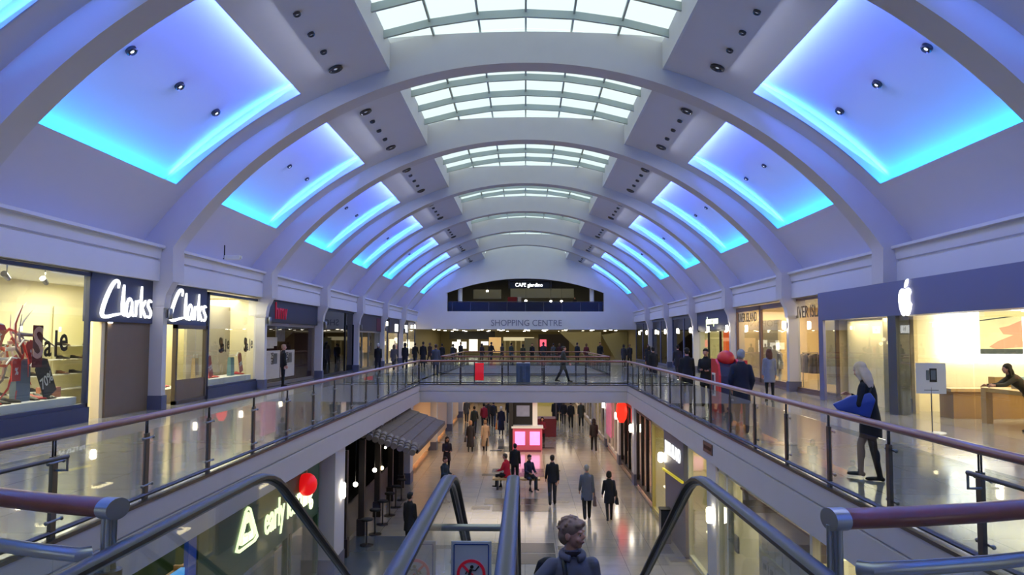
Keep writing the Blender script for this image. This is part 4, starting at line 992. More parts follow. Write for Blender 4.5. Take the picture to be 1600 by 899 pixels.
b = MB(); b.lathe([(.1,0),(.12,.02),(.12,.4),(.04,.5)]); tag(b.build('red_vase',M('redv',(200,60,50),.4),None,(4.8,17.8,.1)),'red and white item standing in the lower right window','display item')
pillar(4.55,18.9,.4,.9,'white pillar with a sconce, right of the escalators')
t = thing('wall_sconce','bright white cylinder lamp on the pillar right of the escalators','wall light',(4.27,18.7,1.95)); MB().lathe([(.06,-.18),(.09,-.14),(.09,.14),(.06,.18)]).build('lamp_shade',glow,t); MB().box(0,.08,-.04,.04,-.05,.05).build('bracket',steel,t)
# lower fashion shop with lit sign, beyond
room(4.45,10,19.5,28.3,0,LZ,M('olive_cream',(206,198,140),.7),('x0','z0'),'wall_shop')
for y in (21,24,27): shop_light(6.5,y,3.1,60,(1,.93,.66),3,2)
shop_window(1,4.50,19.4,22.0,.1,3.15,M('cream_frame'),'narrow display window just before the lit capitals, lower right',w_=.1)
b = MB(); b.box(4.36,4.50,22.2,25.3,2.1,3.2,0); b.box(4.40,4.50,22.2,25.3,0,2.1,1); o = tag(b.build('shop_sign',[M('grey_sign',(96,96,104),.5),M('mauve_panel',(120,106,106),.6)]),'grey sign wall with glowing white capitals under the right balcony','shop sign')
text('RIVER ISLAND',.56,signdim,'lettering',o,(4.34,23.75,2.68),'R',.01,.70,bold=0)
MB().prism([(22.2,2.1),(25.3,1.98),(25.3,1.92),(22.2,2.04)],'x',4.30,4.36).build('yellow_strip',M('yellow_line',(210,190,40),.5,em=.4),o)
t = thing('wall_sconce','bright double lamp beside the glowing capitals, lower right','wall light',(4.26,25.3,2.3)); MB().lathe([(.06,-.15),(.09,-.1),(.09,.1),(.06,.15)]).build('lamp_shade',glow,t); MB().box(0,.1,-.04,.04,-.05,.05).build('bracket',steel,t)
shop_window(1,4.50,25.5,28.2,.1,3.15,M('gold_frame',(180,160,90),.4),'gold-framed display window beyond the glowing capitals, lower right',w_=.1)
for i,y in enumerate((20.6,27.0)):
    t = thing('floating_shelf',f'small floating display shelf with shoes, {["before","beyond"][i]} the glowing capitals','shelf',(4.85,y,1.0)); MB().box(-.15,.25,-.45,.45,0,.04).build('shelf',glow2,t)
    for d in (-.2,.1):
        o = link('shoe',shoe_dark,None,(4.9,y+d,1.045),.6+d); tag(o,f'dark shoe on the small lit shelf {["before","beyond"][i]} the glowing capitals','shoe','shoes on lit shelf %d'%i)
t = thing('dark_bin','dark slim litter bin against the mauve wall, lower right','bin',(4.15,24.0,0)); MB().box(-.15,.15,-.2,.2,0,.95).build('body',M('slate_bin',(40,44,56),.4),t,bevel=.02); MB().box(-.16,.16,-.21,.21,.95,1.0).build('lid',blackm,t)
cols = [(236,196,170),(120,40,30),(232,210,190),(214,190,160),(190,180,170),(170,165,160)]
y = 28.9
for i,(L,mat_,fm) in enumerate(((4.2,M('rr0',(240,200,180),.7),'blk'),(4.6,M('rr1',(130,46,30),.7),'blk'),(5.5,M('rr2',(210,150,160),.7),'wht'),(8,M('rr3',(220,200,180),.7),'wht'),(9,M('rr4',(200,190,180),.7),'wht'),(12,M('rr5',(190,180,170),.7),'wht'))):
    y1 = y+L; xw = 4.62
    room(xw,10,y,y1,0,LZ,mat_,('x0','z0'),'wall_shop')
    shop_light(6.6,(y+y1)/2,3.1,95,(1,.76,.55),2.5,L*.5)
    shop_window(1,xw,y+.1,y1-.1,.15,3.15,blackm if fm=='blk' else M('pale_frame',(206,196,190),.5),f'{"black" if fm=="blk" else "pale"}-framed lower right shop window, {ORD[i]} beyond the glowing capitals',mull=(y+L*.35,y+L*.65),w_=.14)
    pillar(4.66,y1+.4,.34,.7,f'pillar beyond the {ORD[i]} lower right window past the capitals')
    for k in range(2): mannequin(5.2,y+1.0+(L-2)*k,0,PI/2,M('mann'),M('mt%d'%((k+i)%4)),f'{["near","far"][k]} mannequin in the {ORD[i]} lower right window past the capitals')
    if i in (0,1,2): sconce(4.5,y1+.35,2.3,True,f'lit sconce on the pillar after the {ORD[i]} window past the capitals, lower right',1,'lower right sconces')
    y = y1+.8
t = thing('red_lantern','glowing red paper lantern at the lower right shop with the dark red interior','lantern',(4.35,36.2,2.75)); MB().lathe([(.1,-.5),(.22,-.3),(.25,0),(.22,.3),(.1,.45)]).build('lamp_shade',M('lantern_red',(240,40,24),.5,em=1.6),t)
tag(MB().box(4.5,4.55,42.2,44.6,.8,2.8).build('wall_poster',M('pink_poster',(200,110,140),.6,em=.3,var=.5,scale=4)),'pink patterned poster in the lower right window past the red lantern','poster')
st(room(-5.2,4.7,YB2+14,YB2+30,0,LZ,hallw,('y0','z0'),'wall_hall'))
lamp('lower_hall_light','AREA',(0,68,3.15),420,(1,.84,.62),size=8,sy=12)
lamp('lower_bridge_light','AREA',(0,40,3.18),260,(1,.84,.66),size=7,sy=6)
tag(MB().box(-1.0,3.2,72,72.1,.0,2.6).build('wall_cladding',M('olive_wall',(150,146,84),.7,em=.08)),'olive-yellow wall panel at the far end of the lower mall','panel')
# dark stone bands on the lower floor
stone = M('dark_stone',(46,44,50),.25,var=.15); b = MB(); k = 0
for y in (21.6,28.1,35.0,42.6,50.4):
    for (x0,x1,y0_,y1_) in ((-1.15,.85,0,1.05),(-1.5,-.25,1.15,2.2),(-.15,.85,1.15,2.2),(-1.9,-1.25,.3,.8),(.95,1.6,1.5,1.9)):
        b.box(x0,x1,y+y0_,y+y1_,.0,.004)
st(b.build('floor_inlay',stone),'dark grey stone bands laid in the pale lower floor')
b = MB(); b.box(-5.2,-3.4,6,24.5,0,.003); st(b.build('floor_inlay',M('slate_floor',(84,92,104),.2)),'slate strip of floor on the lower left')
# ================================================================ BALUSTRADES
def balustrade(name,pts,label,step=1.9,postlist=None,rail=.052,tube=True,hr=1.1,light=False):
    """pts: polyline on the slab edge; glass panels, twin-plate posts with arms, oval wooden handrail"""
    t = thing(name,label,'balustrade',(0,0,0))
    P = [Vector((p[0],p[1],U)) for p in pts]
    MB().tube([p+Vector((0,0,hr-rail*.8)) for p in P],rail,14,flat=(1.25,.85)).build('handrail',wood,t)
    MB().tube([p+Vector((0,0,.10)) for p in P],.028,6).build('base_rail',steeld,t)
    segs = []
    for a,b_ in zip(P,P[1:]):
        L = (b_-a).length; n = max(1,round(L/step)); d = (b_-a)/L
        for i in range(n): segs.append((a+d*L*i/n, a+d*L*(i+1)/n))
    pm = MB(); 
    pm.box(-.045,.045,-.02,.02,.02,.86); pm.cyl((-.022,0,.86),(-.022,0,1.06),.010,8); pm.cyl((.022,0,.86),(.022,0,1.06),.010,8); pm.box(-.07,.07,-.05,.05,0,.03)
    pm_ = pm.mesh('post',steeld)
    cms = []
    for z in (.22,.80):
        cm_ = MB(); cm_.tube([(-.13,-.02,z),(.13,-.02,z)],.012,8); cm_.ball((-.13,-.024,z),.022,seg=8,n=5); cm_.ball((.13,-.024,z),.022,seg=8,n=5); cms.append(cm_.mesh('clamp',steel))
    pts_ = [s_[0] for s_ in segs]+[segs[-1][1]]
    for i,p in enumerate(pts_):
        d = (segs[min(i,len(segs)-1)][1]-segs[min(i,len(segs)-1)][0]); a = math.atan2(d.y,d.x)
        q = link('post',pm_,t,tuple(p),a)
        for cm_ in cms: link('clamp',cm_,q)
    for a,b_ in segs:
        d = (b_-a).normalized(); a2,b2 = a+d*.07,b_-d*.07; n = Vector((-d.y,d.x,0))*.006
        v = []
        for p in (a2,b2):
            for o_ in (-n,n):
                for z in (.10,.90): v.append(tuple(p+o_+Vector((0,0,z))))
        MB().add(v,[(0,1,3,2),(4,6,7,5),(0,4,5,1),(2,3,7,6),(0,2,6,4),(1,5,7,3)]).build('glass_panel',bar_glass,t)
    return t
balustrade('balustrade',[(-4.95,5.9),(-4.82,6.6),(-4.74,8.0),(-4.74,35.45)],'long glass balustrade with wooden handrail along the left side of the near void')
balustrade('balustrade',[(4.18,5.9),(4.14,6.4),(4.12,7.35),(4.545,35.45)],'long glass balustrade with wooden handrail along the right side of the near void',step=1.85)
balustrade('balustrade',[(-4.74,35.45),(4.545,35.45)],'glass balustrade across the front of the bridge',step=1.8)
balustrade('balustrade',[(-4.72,44.55),(4.7,44.55)],'glass balustrade along the far side of the bridge',step=1.9)
balustrade('balustrade',[(-4.72,44.6),(-4.72,61.6)],'glass balustrade on the left of the second void beyond the bridge')
balustrade('balustrade',[(4.7,44.6),(4.7,61.6)],'glass balustrade on the right of the second void beyond the bridge')
balustrade('balustrade',[(-4.72,61.6),(4.7,61.6)],'glass balustrade at the far end of the second void')
# kick tubes of the two side rails near the landing (lower handrails)
# landing rails in the foreground
def landing_rail(side,pts,label,basex):
    t = thing('landing_rail',label,'railing',(0,0,0)); P = [Vector((p[0],p[1],U+1.09)) for p in pts]
    MB().tube(P,.066,20,flat=(1.25,.82)).build('handrail',wood,t)
    d = (P[0]-P[1]).normalized()
    b = MB(); b.tube([P[0]-d*.01,P[0]+d*.075],.070,24,flat=(1.25,.86)); b.build('end_cap',alu,t)
    c = P[0]+d*.03
    b = MB(); 
    for o_ in (-.035,.035): b.cyl(c+Vector((0,o_,-.03))+d*.0,c+Vector((0,o_,-.34)),.017,12)
    b.cyl(c+Vector((-.04,0,-.03)),c+Vector((-.04,0,-.34)),.017,12); b.build('stanchion_rods',alu,t)
    b = MB(); b.cyl(c+Vector((-.01,0,-.34)),c+Vector((-.01,0,-1.09)),.075,20); b.build('post',steeld,t)
    Q = [p+Vector((0,-.13,-.235)) for p in P]; Q[0] = Q[0]-d*.10
    MB().tube([Q[0]+d*.05+Vector((0,.05,0))]+Q,.040,16).build('lower_rail',alu,t)
    b = MB(); b.tube([c+Vector((0,0,-.40)),c-d*.09+Vector((0,-.03,-.40))],.02,8); b.tube([c-d*.09+Vector((0,0,-.44)),c-d*.09+Vector((0,0,-.32))],.012,8); b.ball(c-d*.16+Vector((0,-.02,-.39)),.035,seg=10,n=6); b.build('clamp',blackm,t)
    G = [p+Vector((0,.03,0)) for p in P]; G[0] = G[0]-d*.1
    for a,b_ in zip(G,G[1:]):
        v = []
        for p in (a,b_):
            for y_ in (-.006,.006):
                for z in (-1.03,-.30): v.append(tuple(p+Vector((0,y_,z))))
        MB().add(v,[(0,1,3,2),(4,6,7,5),(0,4,5,1),(2,3,7,6),(0,2,6,4),(1,5,7,3)]).build('glass_panel',bar_glass,t)
        MB().tube([a+Vector((0,0,-.30)),b_+Vector((0,0,-.30))],.005,6).build('glass_edge',M('glass_edge',(40,50,50),.3),t)
    return t
landing_rail('L',[(-2.36,4.52),(-2.75,4.64),(-3.2,4.82),(-3.7,5.05),(-4.2,5.35),(-4.65,5.7)],'thick wooden landing handrail on twin metal rods, front left corner',-2.36)
landing_rail('R',[(1.70,4.36),(2.1,4.43),(2.5,4.53),(2.95,4.68),(3.4,4.92),(3.8,5.25),(4.0,5.6)],'thick wooden landing handrail on twin metal rods, front right corner',1.70)
for s,pts,lab in ((-1,[(-4.60,8.0),(-4.66,6.9),(-4.78,5.9)],'left'),(1,[(3.98,7.3),(4.0,6.4),(4.03,5.9)],'right')):
    t = thing('low_grab_rail',f'short steel grab rail bracketed below the {lab} handrail near the landing','grab rail',(0,0,0))
    MB().tube([(p[0],p[1],U+.86) for p in pts],.022,10).build('rail',steeld,t)
    MB().tube([(pts[0][0]-.0,pts[0][1],U+.86),(pts[0][0],pts[0][1],U+.72),(pts[0][0]+s*.12,pts[0][1],U+.72)],.014,8).build('bracket',steel,t)
# ================================================================ ESCALATORS
def esc(x0,x1,label):
    t = thing('escalator',label,'escalator',((x0+x1)/2,0,0)); hw = (x1-x0)/2; yw = 6.40; ys_ = 5.75; sl = math.tan(PI/6); yl = yw+U/sl
    def line(off,y):                        # smooth profile, off above the step line
        r = .75
        def sm(a): return a
        z1 = U+off; zs = U+off-(y-yw)*sl; z0 = off
        k = .22
        def smin(a,b): 
            h = max(0,min(1,.5+.5*(b-a)/k)); return b*(1-h)+a*h-k*h*(1-h)
        def smax(a,b): return -smin(-a,-b)
        return smax(smin(z1,zs),z0)
    ys = [2.4+.18*i for i in range(int((yl+2.2-2.4)/.18)+1)]
    for s in (-1,1):
        X = s*(hw-.045)
        top = [(X,y,line(1.0,y)) for y in ys]
        # handrail belt: flat rubber loop with rounded newel ends
        n0 = [(X,2.4-.36*math.sin(a),U+1.0-.36+.36*math.cos(a)) for a in trange(PI,0,10)][:-1]
        n1 = [(X,ys[-1]+.36*math.sin(a),1.0-.36+.36*math.cos(a)) for a in trange(0,PI,10)][1:]
        b = MB(); b.tube(n0+top+n1,.042,12,flat=(1.15,.55),up=Vector((1,0,0)) if False else Vector((0,0,1)))
        # keep belt orientation: profile built by hand
        b = MB(); path = n0+top+n1; n = len(path); prof = [(-.048,.0),(-.048,-.022),(-.03,-.034),(.03,-.034),(.048,-.022),(.048,0),(.036,.012),(0,.017),(-.036,.012)]
        v = []; f = []
        for i,p in enumerate(path):
            a = Vector(path[max(i-1,0)]); c = Vector(path[min(i+1,n-1)]); tg = (c-a).normalized(); nr = Vector((0,-tg.z,tg.y))
            if i < len(n0)*0: nr = -nr
            for (px,pz) in prof: v.append(tuple(Vector(p)+Vector((px,0,0))+nr*pz))
        m_ = len(prof)
        for i in range(n-1):
            for k in range(m_): f.append((i*m_+k,i*m_+(k+1)%m_,(i+1)*m_+(k+1)%m_,(i+1)*m_+k))
        b.add(v,f,0,True); b.build('handrail',rubber,t)
        # metal guide under the belt
        b = MB(); g = [(X,y,line(.958,y)) for y in ys]; b.tube(g,.016,6,flat=(1.2,1)); b.build('handrail_guide',steel,t)
        # glass side
        b = MB(); b.strip([(X,y,line(.95,y)) for y in ys],[(X,y,line(.22,y)) for y in ys]); b.build('glass_panel',glassmat('esc_glass',(.86,.90,.88),.08,.02,.7) if 'esc_glass' not in MATS else MATS['esc_glass'],t)
        # deck and skirt
        b = MB()
        for dx,z0_,z1_ in ((0,0,0),):
            A = [(X-.11,y,line(.22,y)) for y in ys]; B = [(X+.11,y,line(.22,y)) for y in ys]; b.strip(A,B)
            b.strip([(X-.11,y,line(.22,y)) for y in ys],[(X-.11,y,line(-.05 if s>0 else -.6,y)) for y in ys]); b.strip([(X+.11,y,line(.22,y)) for y in ys],[(X+.11,y,line(-.05 if s<0 else -.6,y)) for y in ys])
        b.build('skirt_deck',steel,t)
    b = MB(); b.strip([(-hw,y,line(-.65,y)) for y in ys],[(hw,y,line(-.65,y)) for y in ys]); b.build('truss_underside',steeld,t)
    stp = MB(); stp.box(-hw+.13,hw-.13,0,.40,-.03,0,0); stp.box(-hw+.13,hw-.13,0,.02,-.24,0,0)
    for i in range(9): stp.box(-hw+.14,hw-.14,.02+.042*i,.035+.042*i,0,.006,1)
    sm_ = stp.mesh('step',[steeld,blackm])
    y = 5.3
    while y < yl+1.0:
        z = min(U,max(0.03,U-(y-ys_)*sl)); link('step',sm_,t,(0,y,z)); y += .40
    MB().box(-hw+.12,hw-.12,4.5,5.3,U-.01,U+.012).build('comb_plate',steel,t)
    return t
esc(-2.08,-.54,'left escalator going down, glass sides and black rubber handrails')
esc(-.135,1.39,'right escalator carrying the woman in grey, black rubber handrails')
# barrier and sign between the escalators
t = thing('escalator_barrier','clear panel barrier with a round steel bar between the two escalators','barrier',(-.345,5.95,U))
MB().cyl((-.27,0,.66),(.20,0,.66),.026,16).build('top_bar',steel,t); MB().box(-.25,.19,-.006,.006,.05,.655).build('glass_panel',bar_glass,t); 
t = thing('warning_sign','white warning sign with blue border and red prohibition circle between the escalators','sign',(-.385,5.80,U+.27))
b = MB(); b.box(-.145,.145,-.006,.006,-.12,.33); b.build('sign_board',M('sign_white_matt',(214,216,226),.4),t,bevel=.005)
b = MB()
for (x0,x1,z0,z1) in ((-.128,-.120,-.1,.305),(.120,.128,-.1,.305),(-.122,.122,.303,.311)): b.box(x0,x1,-.009,-.006,z0,z1)
b.build('blue_border',M('sign_blue',(40,70,150),.5),t)
b = MB(); n = 32; R0,R1 = .083,.103
v = [(r*math.cos(2*PI*k/n),yy,.10+r*math.sin(2*PI*k/n)) for yy in (-.012,-.006) for r in (R0,R1) for k in range(n)]; f = []
for k in range(n): j = (k+1)%n; f += [(k,j,n+j,n+k),(n+k,n+j,3*n+j,3*n+k),(2*n+k,3*n+k,3*n+j,2*n+j),(k,2*n+k,2*n+j,j)]
b.add(v,f); b.box(-.09,.09,-.013,-.007,.092,.108,0,Matrix.Rotation(PI/4,3,'Y')); b.build('prohibition_ring',M('sign_red',(150,24,50),.5),t)
b = MB(); b.ball((.005,-.009,.150),(.013,.003,.013)); b.tube([(0,-.009,.135),(-.012,-.009,.10)],.011,6,flat=(1,1)); b.tube([(-.012,-.009,.10),(.02,-.009,.085),(.03,-.009,.06)],.007,6); b.tube([(-.012,-.009,.10),(-.03,-.009,.075),(-.055,-.009,.08)],.007,6); b.tube([(0,-.009,.13),(.03,-.009,.125),(.055,-.009,.155)],.005,6); b.tube([(0,-.009,.13),(-.03,-.009,.12),(-.04,-.009,.10)],.005,6); b.build('running_figure',blackm,t)
for s in (-1,1): MB().cyl((s*.12,.0,-.12),(s*.12,0,-.22),.008,8).build('post',steel,t)
# ================================================================ KIOSK, BENCH, BINS
t = thing('promotion_kiosk','pink-lit promotion kiosk with two glowing screens in the middle of the lower mall','kiosk',(.12,43.8,0))
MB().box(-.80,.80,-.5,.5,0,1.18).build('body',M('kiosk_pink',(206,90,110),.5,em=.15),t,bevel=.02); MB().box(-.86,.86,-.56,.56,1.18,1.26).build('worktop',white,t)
for s in (-1,1): MB().box(s*.40-.27,s*.40+.27,-.53,-.50,.28,1.0).build('screen',M('kiosk_screen',(240,130,190),.4,em=1.5,emc=(240,130,210),var=.4,scale=5),t)
MB().box(-1.0,-.78,-.3,.4,0,2.6).build('dark_panel',darkm,t); MB().box(-.78,.28,.15,.3,1.3,2.55).build('tv_cabinet',blackm,t); MB().box(-.60,.12,.13,.15,1.75,2.35).build('television',M('tvscreen',(110,110,125),.3,em=.5,var=.5,scale=3),t)
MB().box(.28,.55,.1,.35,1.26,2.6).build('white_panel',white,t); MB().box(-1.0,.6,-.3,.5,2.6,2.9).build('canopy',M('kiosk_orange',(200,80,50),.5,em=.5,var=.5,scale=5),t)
t = thing('second_kiosk','kiosk with golden fairy lights behind the pink-lit kiosk','kiosk',(.7,50,0))
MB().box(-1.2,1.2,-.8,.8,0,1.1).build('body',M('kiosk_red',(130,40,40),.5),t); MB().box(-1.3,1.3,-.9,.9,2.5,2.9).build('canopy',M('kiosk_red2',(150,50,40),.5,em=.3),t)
for sx in (-1,1): MB().box(sx*1.2-.04,sx*1.2+.04,-.8,-.72,1.1,2.5).build('post',steeld,t)
b = MB()
for i in range(24): b.ball((-1.3+2.6*i/23,-.93,2.55+.12*math.sin(i)),.05,seg=6,n=4)
b.build('fairy_lights',M('gold_glow',(255,200,110),.5,em=5),t)
t = thing('bench','backless bench where two seated shoppers sit, lower mall','bench',(-.35,32.2,0)); MB().box(-.95,.95,-.25,.25,.38,.45).build('seat',oak,t,bevel=.01)
for sx in (-.75,.75): MB().box(sx-.04,sx+.04,-.2,.2,0,.38).build('leg',steeld,t)
def bin_(x,y,label):
    t = thing('litter_bin',label,'bin',(x,y,U)); MB().box(-.33,.33,-.28,.28,0,.92).build('body',M('bin_slate',(66,78,108),.45),t,bevel=.02)
    for sx in (-.19,.19): MB().prism([(-.13,.92),(.13,.92),(.07,1.04),(-.07,1.04)],'y',-.2,.2).build('chute',white,t,(sx,0,0))
bin_(-.10,37.6,'slate-blue twin litter bin with white chutes on the bridge')
t = thing('red_notice_board','bright red upright notice board on the bridge','notice board',(-2.15,37.2,U)); MB().box(-.21,.21,-.03,.03,.12,.92).build('board',M('notice_red',(230,24,40),.4,em=.4),t); MB().box(-.24,-.2,-.05,.05,0,.95).build('post',steeld,t); MB().box(-.3,.3,-.12,.12,0,.04).build('base',steeld,t)
# upper level kiddie ride
t = thing('childrens_ride','red and navy children’s ride machine with a white lettered panel, right walkway','ride machine',(5.72,22.9,U))
prof = [(-.55,0),(-.55,1.05),(-.42,1.35),(-.1,1.5),(.35,1.5),(.35,0)]
MB().prism(prof,'x',-.32,-.26).build('red_side',M('ride_red',(214,44,34),.4),t); MB().prism(prof,'x',.26,.32).build('red_side',M('ride_red'),t)
MB().prism([(-.48,0),(-.48,1.02),(-.38,1.28),(-.1,1.42),(.3,1.42),(.3,0)],'x',-.26,.26).build('body',M('ride_navy',(40,42,66),.5),t)
b = MB(); b.box(-.36,-.33,-.20,.12,.45,1.1); b.build('white_frame',white,t); b = MB(); b.box(-.37,-.35,-.15,.07,.5,1.05); b.build('panel_inset',M('ride_navy'),t)
MB().ball((.02,0,1.50),(.25,.3,.24)).build('red_dome',M('ride_red'),t)
MB().box(.42,.66,.1,.2,.95,1.45).build('red_board',M('ride_red'),t); MB().box(.5,.56,.12,.18,0,.95).build('board_post',steeld,t)
# ================================================================ PEOPLE
def remeshed(mb, voxel, smooth=3):
    me = mb.mesh('t', white); o = bpy.data.objects.new('t', me); S.collection.objects.link(o)
    r = o.modifiers.new('r','REMESH'); r.mode = 'VOXEL'; r.voxel_size = voxel; r.use_smooth_shade = True
    if smooth: s_ = o.modifiers.new('s','SMOOTH'); s_.factor = .5; s_.iterations = smooth
    dg = bpy.context.evaluated_depsgraph_get(); out_ = bpy.data.meshes.new_from_object(o.evaluated_get(dg))
    bpy.data.objects.remove(o); bpy.data.meshes.remove(me); out_.materials.clear(); return out_
def loft(b, secs, seg=18):
    """secs: (x,y,z,rx,ry) ellipses from bottom to top"""
    v = []; f = []
    for (x,y,z,rx,ry) in secs:
        for k in range(seg): a = 2*PI*k/seg; v.append((x+rx*math.cos(a), y+ry*math.sin(a), z))
    for i in range(len(secs)-1):
        for k in range(seg): f.append((i*seg+k,i*seg+(k+1)%seg,(i+1)*seg+(k+1)%seg,(i+1)*seg+k))
    f += [tuple(range(seg))[::-1], tuple(range((len(secs)-1)*seg,len(secs)*seg))]
    b.add(v,f,0,True)
def limb(b, pts, rs):
    b.tube(pts, rs, 12)
    for p,r in zip(pts,rs): b.ball(p, r*1.0, seg=10, n=6)
def pose_joints(p):
    """figure 1.72 m tall facing -Y; returns joints with the lowest foot at z = 0"""
    J = {}; hz = p.get('hip',.90); ln = p.get('lean',0)
    J['pelvis'] = Vector((0,0,hz)); 
    R = Matrix.Rotation(ln,3,'X'); up = lambda x,y,z: J['pelvis']+R@Vector((x,y,z))      # positive lean bends forwards
    J['R'] = R; J['up'] = up
    for s,n in ((1,'l'),(-1,'r')):
        a,bk = p.get('leg_'+n,(0,0)); sp = p.get('spread',0)
        h = J['pelvis']+Vector((s*.088,0,-.02)); k = h+Vector((s*sp,-math.sin(a)*.43,-math.cos(a)*.43)); an = k+Vector((0,-math.sin(a-bk)*.41,-math.cos(a-bk)*.41))
        J['hip_'+n],J['knee_'+n],J['ank_'+n] = h,k,an
        sh = up(s*.162,0,.472); fa,ab,eb,el_in = p.get('arm_'+n,(0,.12,.15,0))
        d = Vector((s*math.sin(ab),-math.sin(fa)*math.cos(ab),-math.cos(fa)*math.cos(ab))); el = sh+d*.29
        d2 = Vector((s*math.sin(ab)*.6-s*el_in,-math.sin(fa+eb),-math.cos(fa+eb))).normalized(); wr = el+d2*.25
        J['sh_'+n],J['el_'+n],J['wr_'+n],J['hd_'+n] = sh,el,wr,d2
    m = min(J['ank_l'].z,J['ank_r'].z)-.075; sh_ = p.get('ground',m)
    for k in list(J):
        if isinstance(J[k],Vector) and not k.startswith('hd_'): J[k] = J[k]-Vector((0,0,sh_))
    J['neck'] = up(0,.0,.56); J['head'] = J['neck']+Matrix.Rotation(ln*.5+p.get('nod',0),3,'X')@Vector((0,-.02,.155))
    return J
def hand(b, w, d, side, curl=.6, big=1.0):
    """palm, four unequal bent fingers and a thumb leaving the side of the palm"""
    d = d.normalized(); sd = Vector((side,0,0)); inw = (-sd); fw = Vector((0,-1,0)); fw = (fw-d*fw.dot(d)).normalized()  # finger row runs front to back
    nrm = d.cross(fw).normalized(); nrm = nrm if nrm.dot(inw) > 0 else -nrm                                             # palm faces the body
    pc = w+d*.045
    for t in (-.028,-.010,.010,.028): b.tube([w+fw*t*.5,w+d*.085+fw*t],[.016*big,.014*big],8); b.ball(w+d*.085+fw*t,.0125*big,seg=8,n=5)
    for i,(t,L) in enumerate(((.030,.068),(.010,.078),(-.010,.072),(-.028,.056))):
        p0 = w+d*.085+fw*t; c = curl; q = p0; dd = d
        P = [p0]
        for k,fr in enumerate((.45,.32,.23)):
            dd = (dd*math.cos(c*.6)+nrm*math.sin(c*.6)).normalized(); q = q+dd*L*fr; P.append(q)
        b.tube(P,[.0095*big,.0088*big,.0082*big,.007*big],8); b.ball(P[-1],.007*big,seg=8,n=5)
    p0 = w+d*.03+fw*.03; P = [p0,p0+fw*.028+d*.022,p0+fw*.034+d*.048+nrm*.012,p0+fw*.030+d*.066+nrm*.02]
    b.tube(P,[.014*big,.012*big,.010*big,.008*big],8); b.ball(P[-1],.008*big,seg=8,n=5)
def head(b, c, R, detail=True):
    T = lambda x,y,z: c+R@Vector((x,y,z))
    b.ball(T(0,.012,.03),(.078,.098,.092),rot=R,seg=18,n=12); b.ball(T(0,-.025,-.02),(.062,.070,.085),rot=R,seg=16,n=10)
    b.ball(T(0,-.055,-.082),(.030,.028,.025),rot=R); 
    b.tube([T(0,-.088,.020),T(0,-.108,-.012),T(0,-.098,-.022)],[.009,.015,.011],8); b.ball(T(.012,-.095,-.02),.009,seg=8,n=5); b.ball(T(-.012,-.095,-.02),.009,seg=8,n=5)
    b.ball(T(0,-.088,-.048),(.024,.012,.0075),rot=R); b.ball(T(0,-.086,-.060),(.020,.012,.008),rot=R)
    for s in (-1,1):
        b.ball(T(s*.080,.008,-.005),(.011,.022,.034),rot=R); b.ball(T(s*.036,-.068,-.028),(.026,.022,.022),rot=R); b.ball(T(s*.030,-.082,.030),(.026,.012,.009),rot=R)
def body_mesh(p, voxel=.013, fine=False, fem=False):
    J = pose_joints(p); b = MB(); R = J['R']; up = lambda x,y,z: J['pelvis']+R@Vector((x,y,z))
    w_ = .92 if fem else 1.0
    n0 = len(b.v); loft(b,[(0,.0,-.10,.10,.08),(0,.01,-.04,.155,.115),(0,.01,.05,.16*(1.04 if fem else 1),.115),(0,0,.18,.135*w_,.10),(0,0,.30,.15*w_,.11),(0,.0,.41,.168*w_,.112),(0,.005,.465,.155*w_,.10),(0,.01,.51,.105,.078),(0,.008,.56,.055,.055)])
    for i in range(n0,len(b.v)): b.v[i] = tuple(J['pelvis']+R@Vector(b.v[i]))
    hd = J['head']; HR = Matrix.Rotation(p.get('turn',0),3,'Z')@Matrix.Rotation(p.get('lean',0)*.4+p.get('nod',0),3,'X')
    limb(b,[J['neck']-R@Vector((0,0,.05)),hd+HR@Vector((0,.02,-.06))],[.058,.052]); head(b,hd,HR)
    for n,s in (('l',1),('r',-1)):
        limb(b,[J['hip_'+n],J['knee_'+n],J['ank_'+n]],[.090,.058,.042] if fem else [.094,.070,.056])
        m = (J['hip_'+n]+J['knee_'+n])/2; b.ball(m,(.078,.082,.12)); k,a = J['knee_'+n],J['ank_'+n]; cm = k+(a-k)*.32+Vector((0,.018,0)); b.ball(cm,(.046,.050,.12))
        a = J['ank_'+n]; lift = max(0,a.z-.085); tip = Vector((0,-1,-min(1.2,lift*6)*.6 if p.get('leg_'+n,(0,0))[0]<0 else min(.5,lift*3)*.6)).normalized()
        b.tube([a+Vector((0,.045,-.035)),a+tip*.08+Vector((0,0,-.04)),a+tip*.16+Vector((0,0,-.048)),a+tip*.20+Vector((0,0,-.05))],[.036,.040,.036,.024],12,flat=(1.05,.8))
        b.ball(a+Vector((0,.035,-.04)),(.035,.035,.035))
        limb(b,[J['sh_'+n],J['el_'+n],J['wr_'+n]],[.052,.042,.029]); hand(b,J['wr_'+n],J['hd_'+n],s,p.get('curl_'+n,.7),1.0 if fine else 1.15)
    me = remeshed(b,voxel,2)
    hands = [J['wr_l']+J['hd_l']*.09,J['wr_r']+J['hd_r']*.09]; J['HR'] = HR
    nk = J['neck']
    for pl in me.polygons:
        c = pl.center
        if (c-hd).length < .155 and R.transposed()@(c-nk) and (R.transposed()@(c-nk)).z > -.01: k = 0
        elif min((c-hands[0]).length,(c-hands[1]).length) < .115: k = 0
        elif min((c-J['ank_l']-Vector((0,-.06,-.03))).length,(c-J['ank_r']-Vector((0,-.06,-.03))).length) < .16 and min(abs(c.z-(J['ank_l'].z-.03)),abs(c.z-(J['ank_r'].z-.03))) < .065: k = 2
        else: k = 1
        pl.material_index = k
    for _ in range(3): me.materials.append(None)
    return me, J
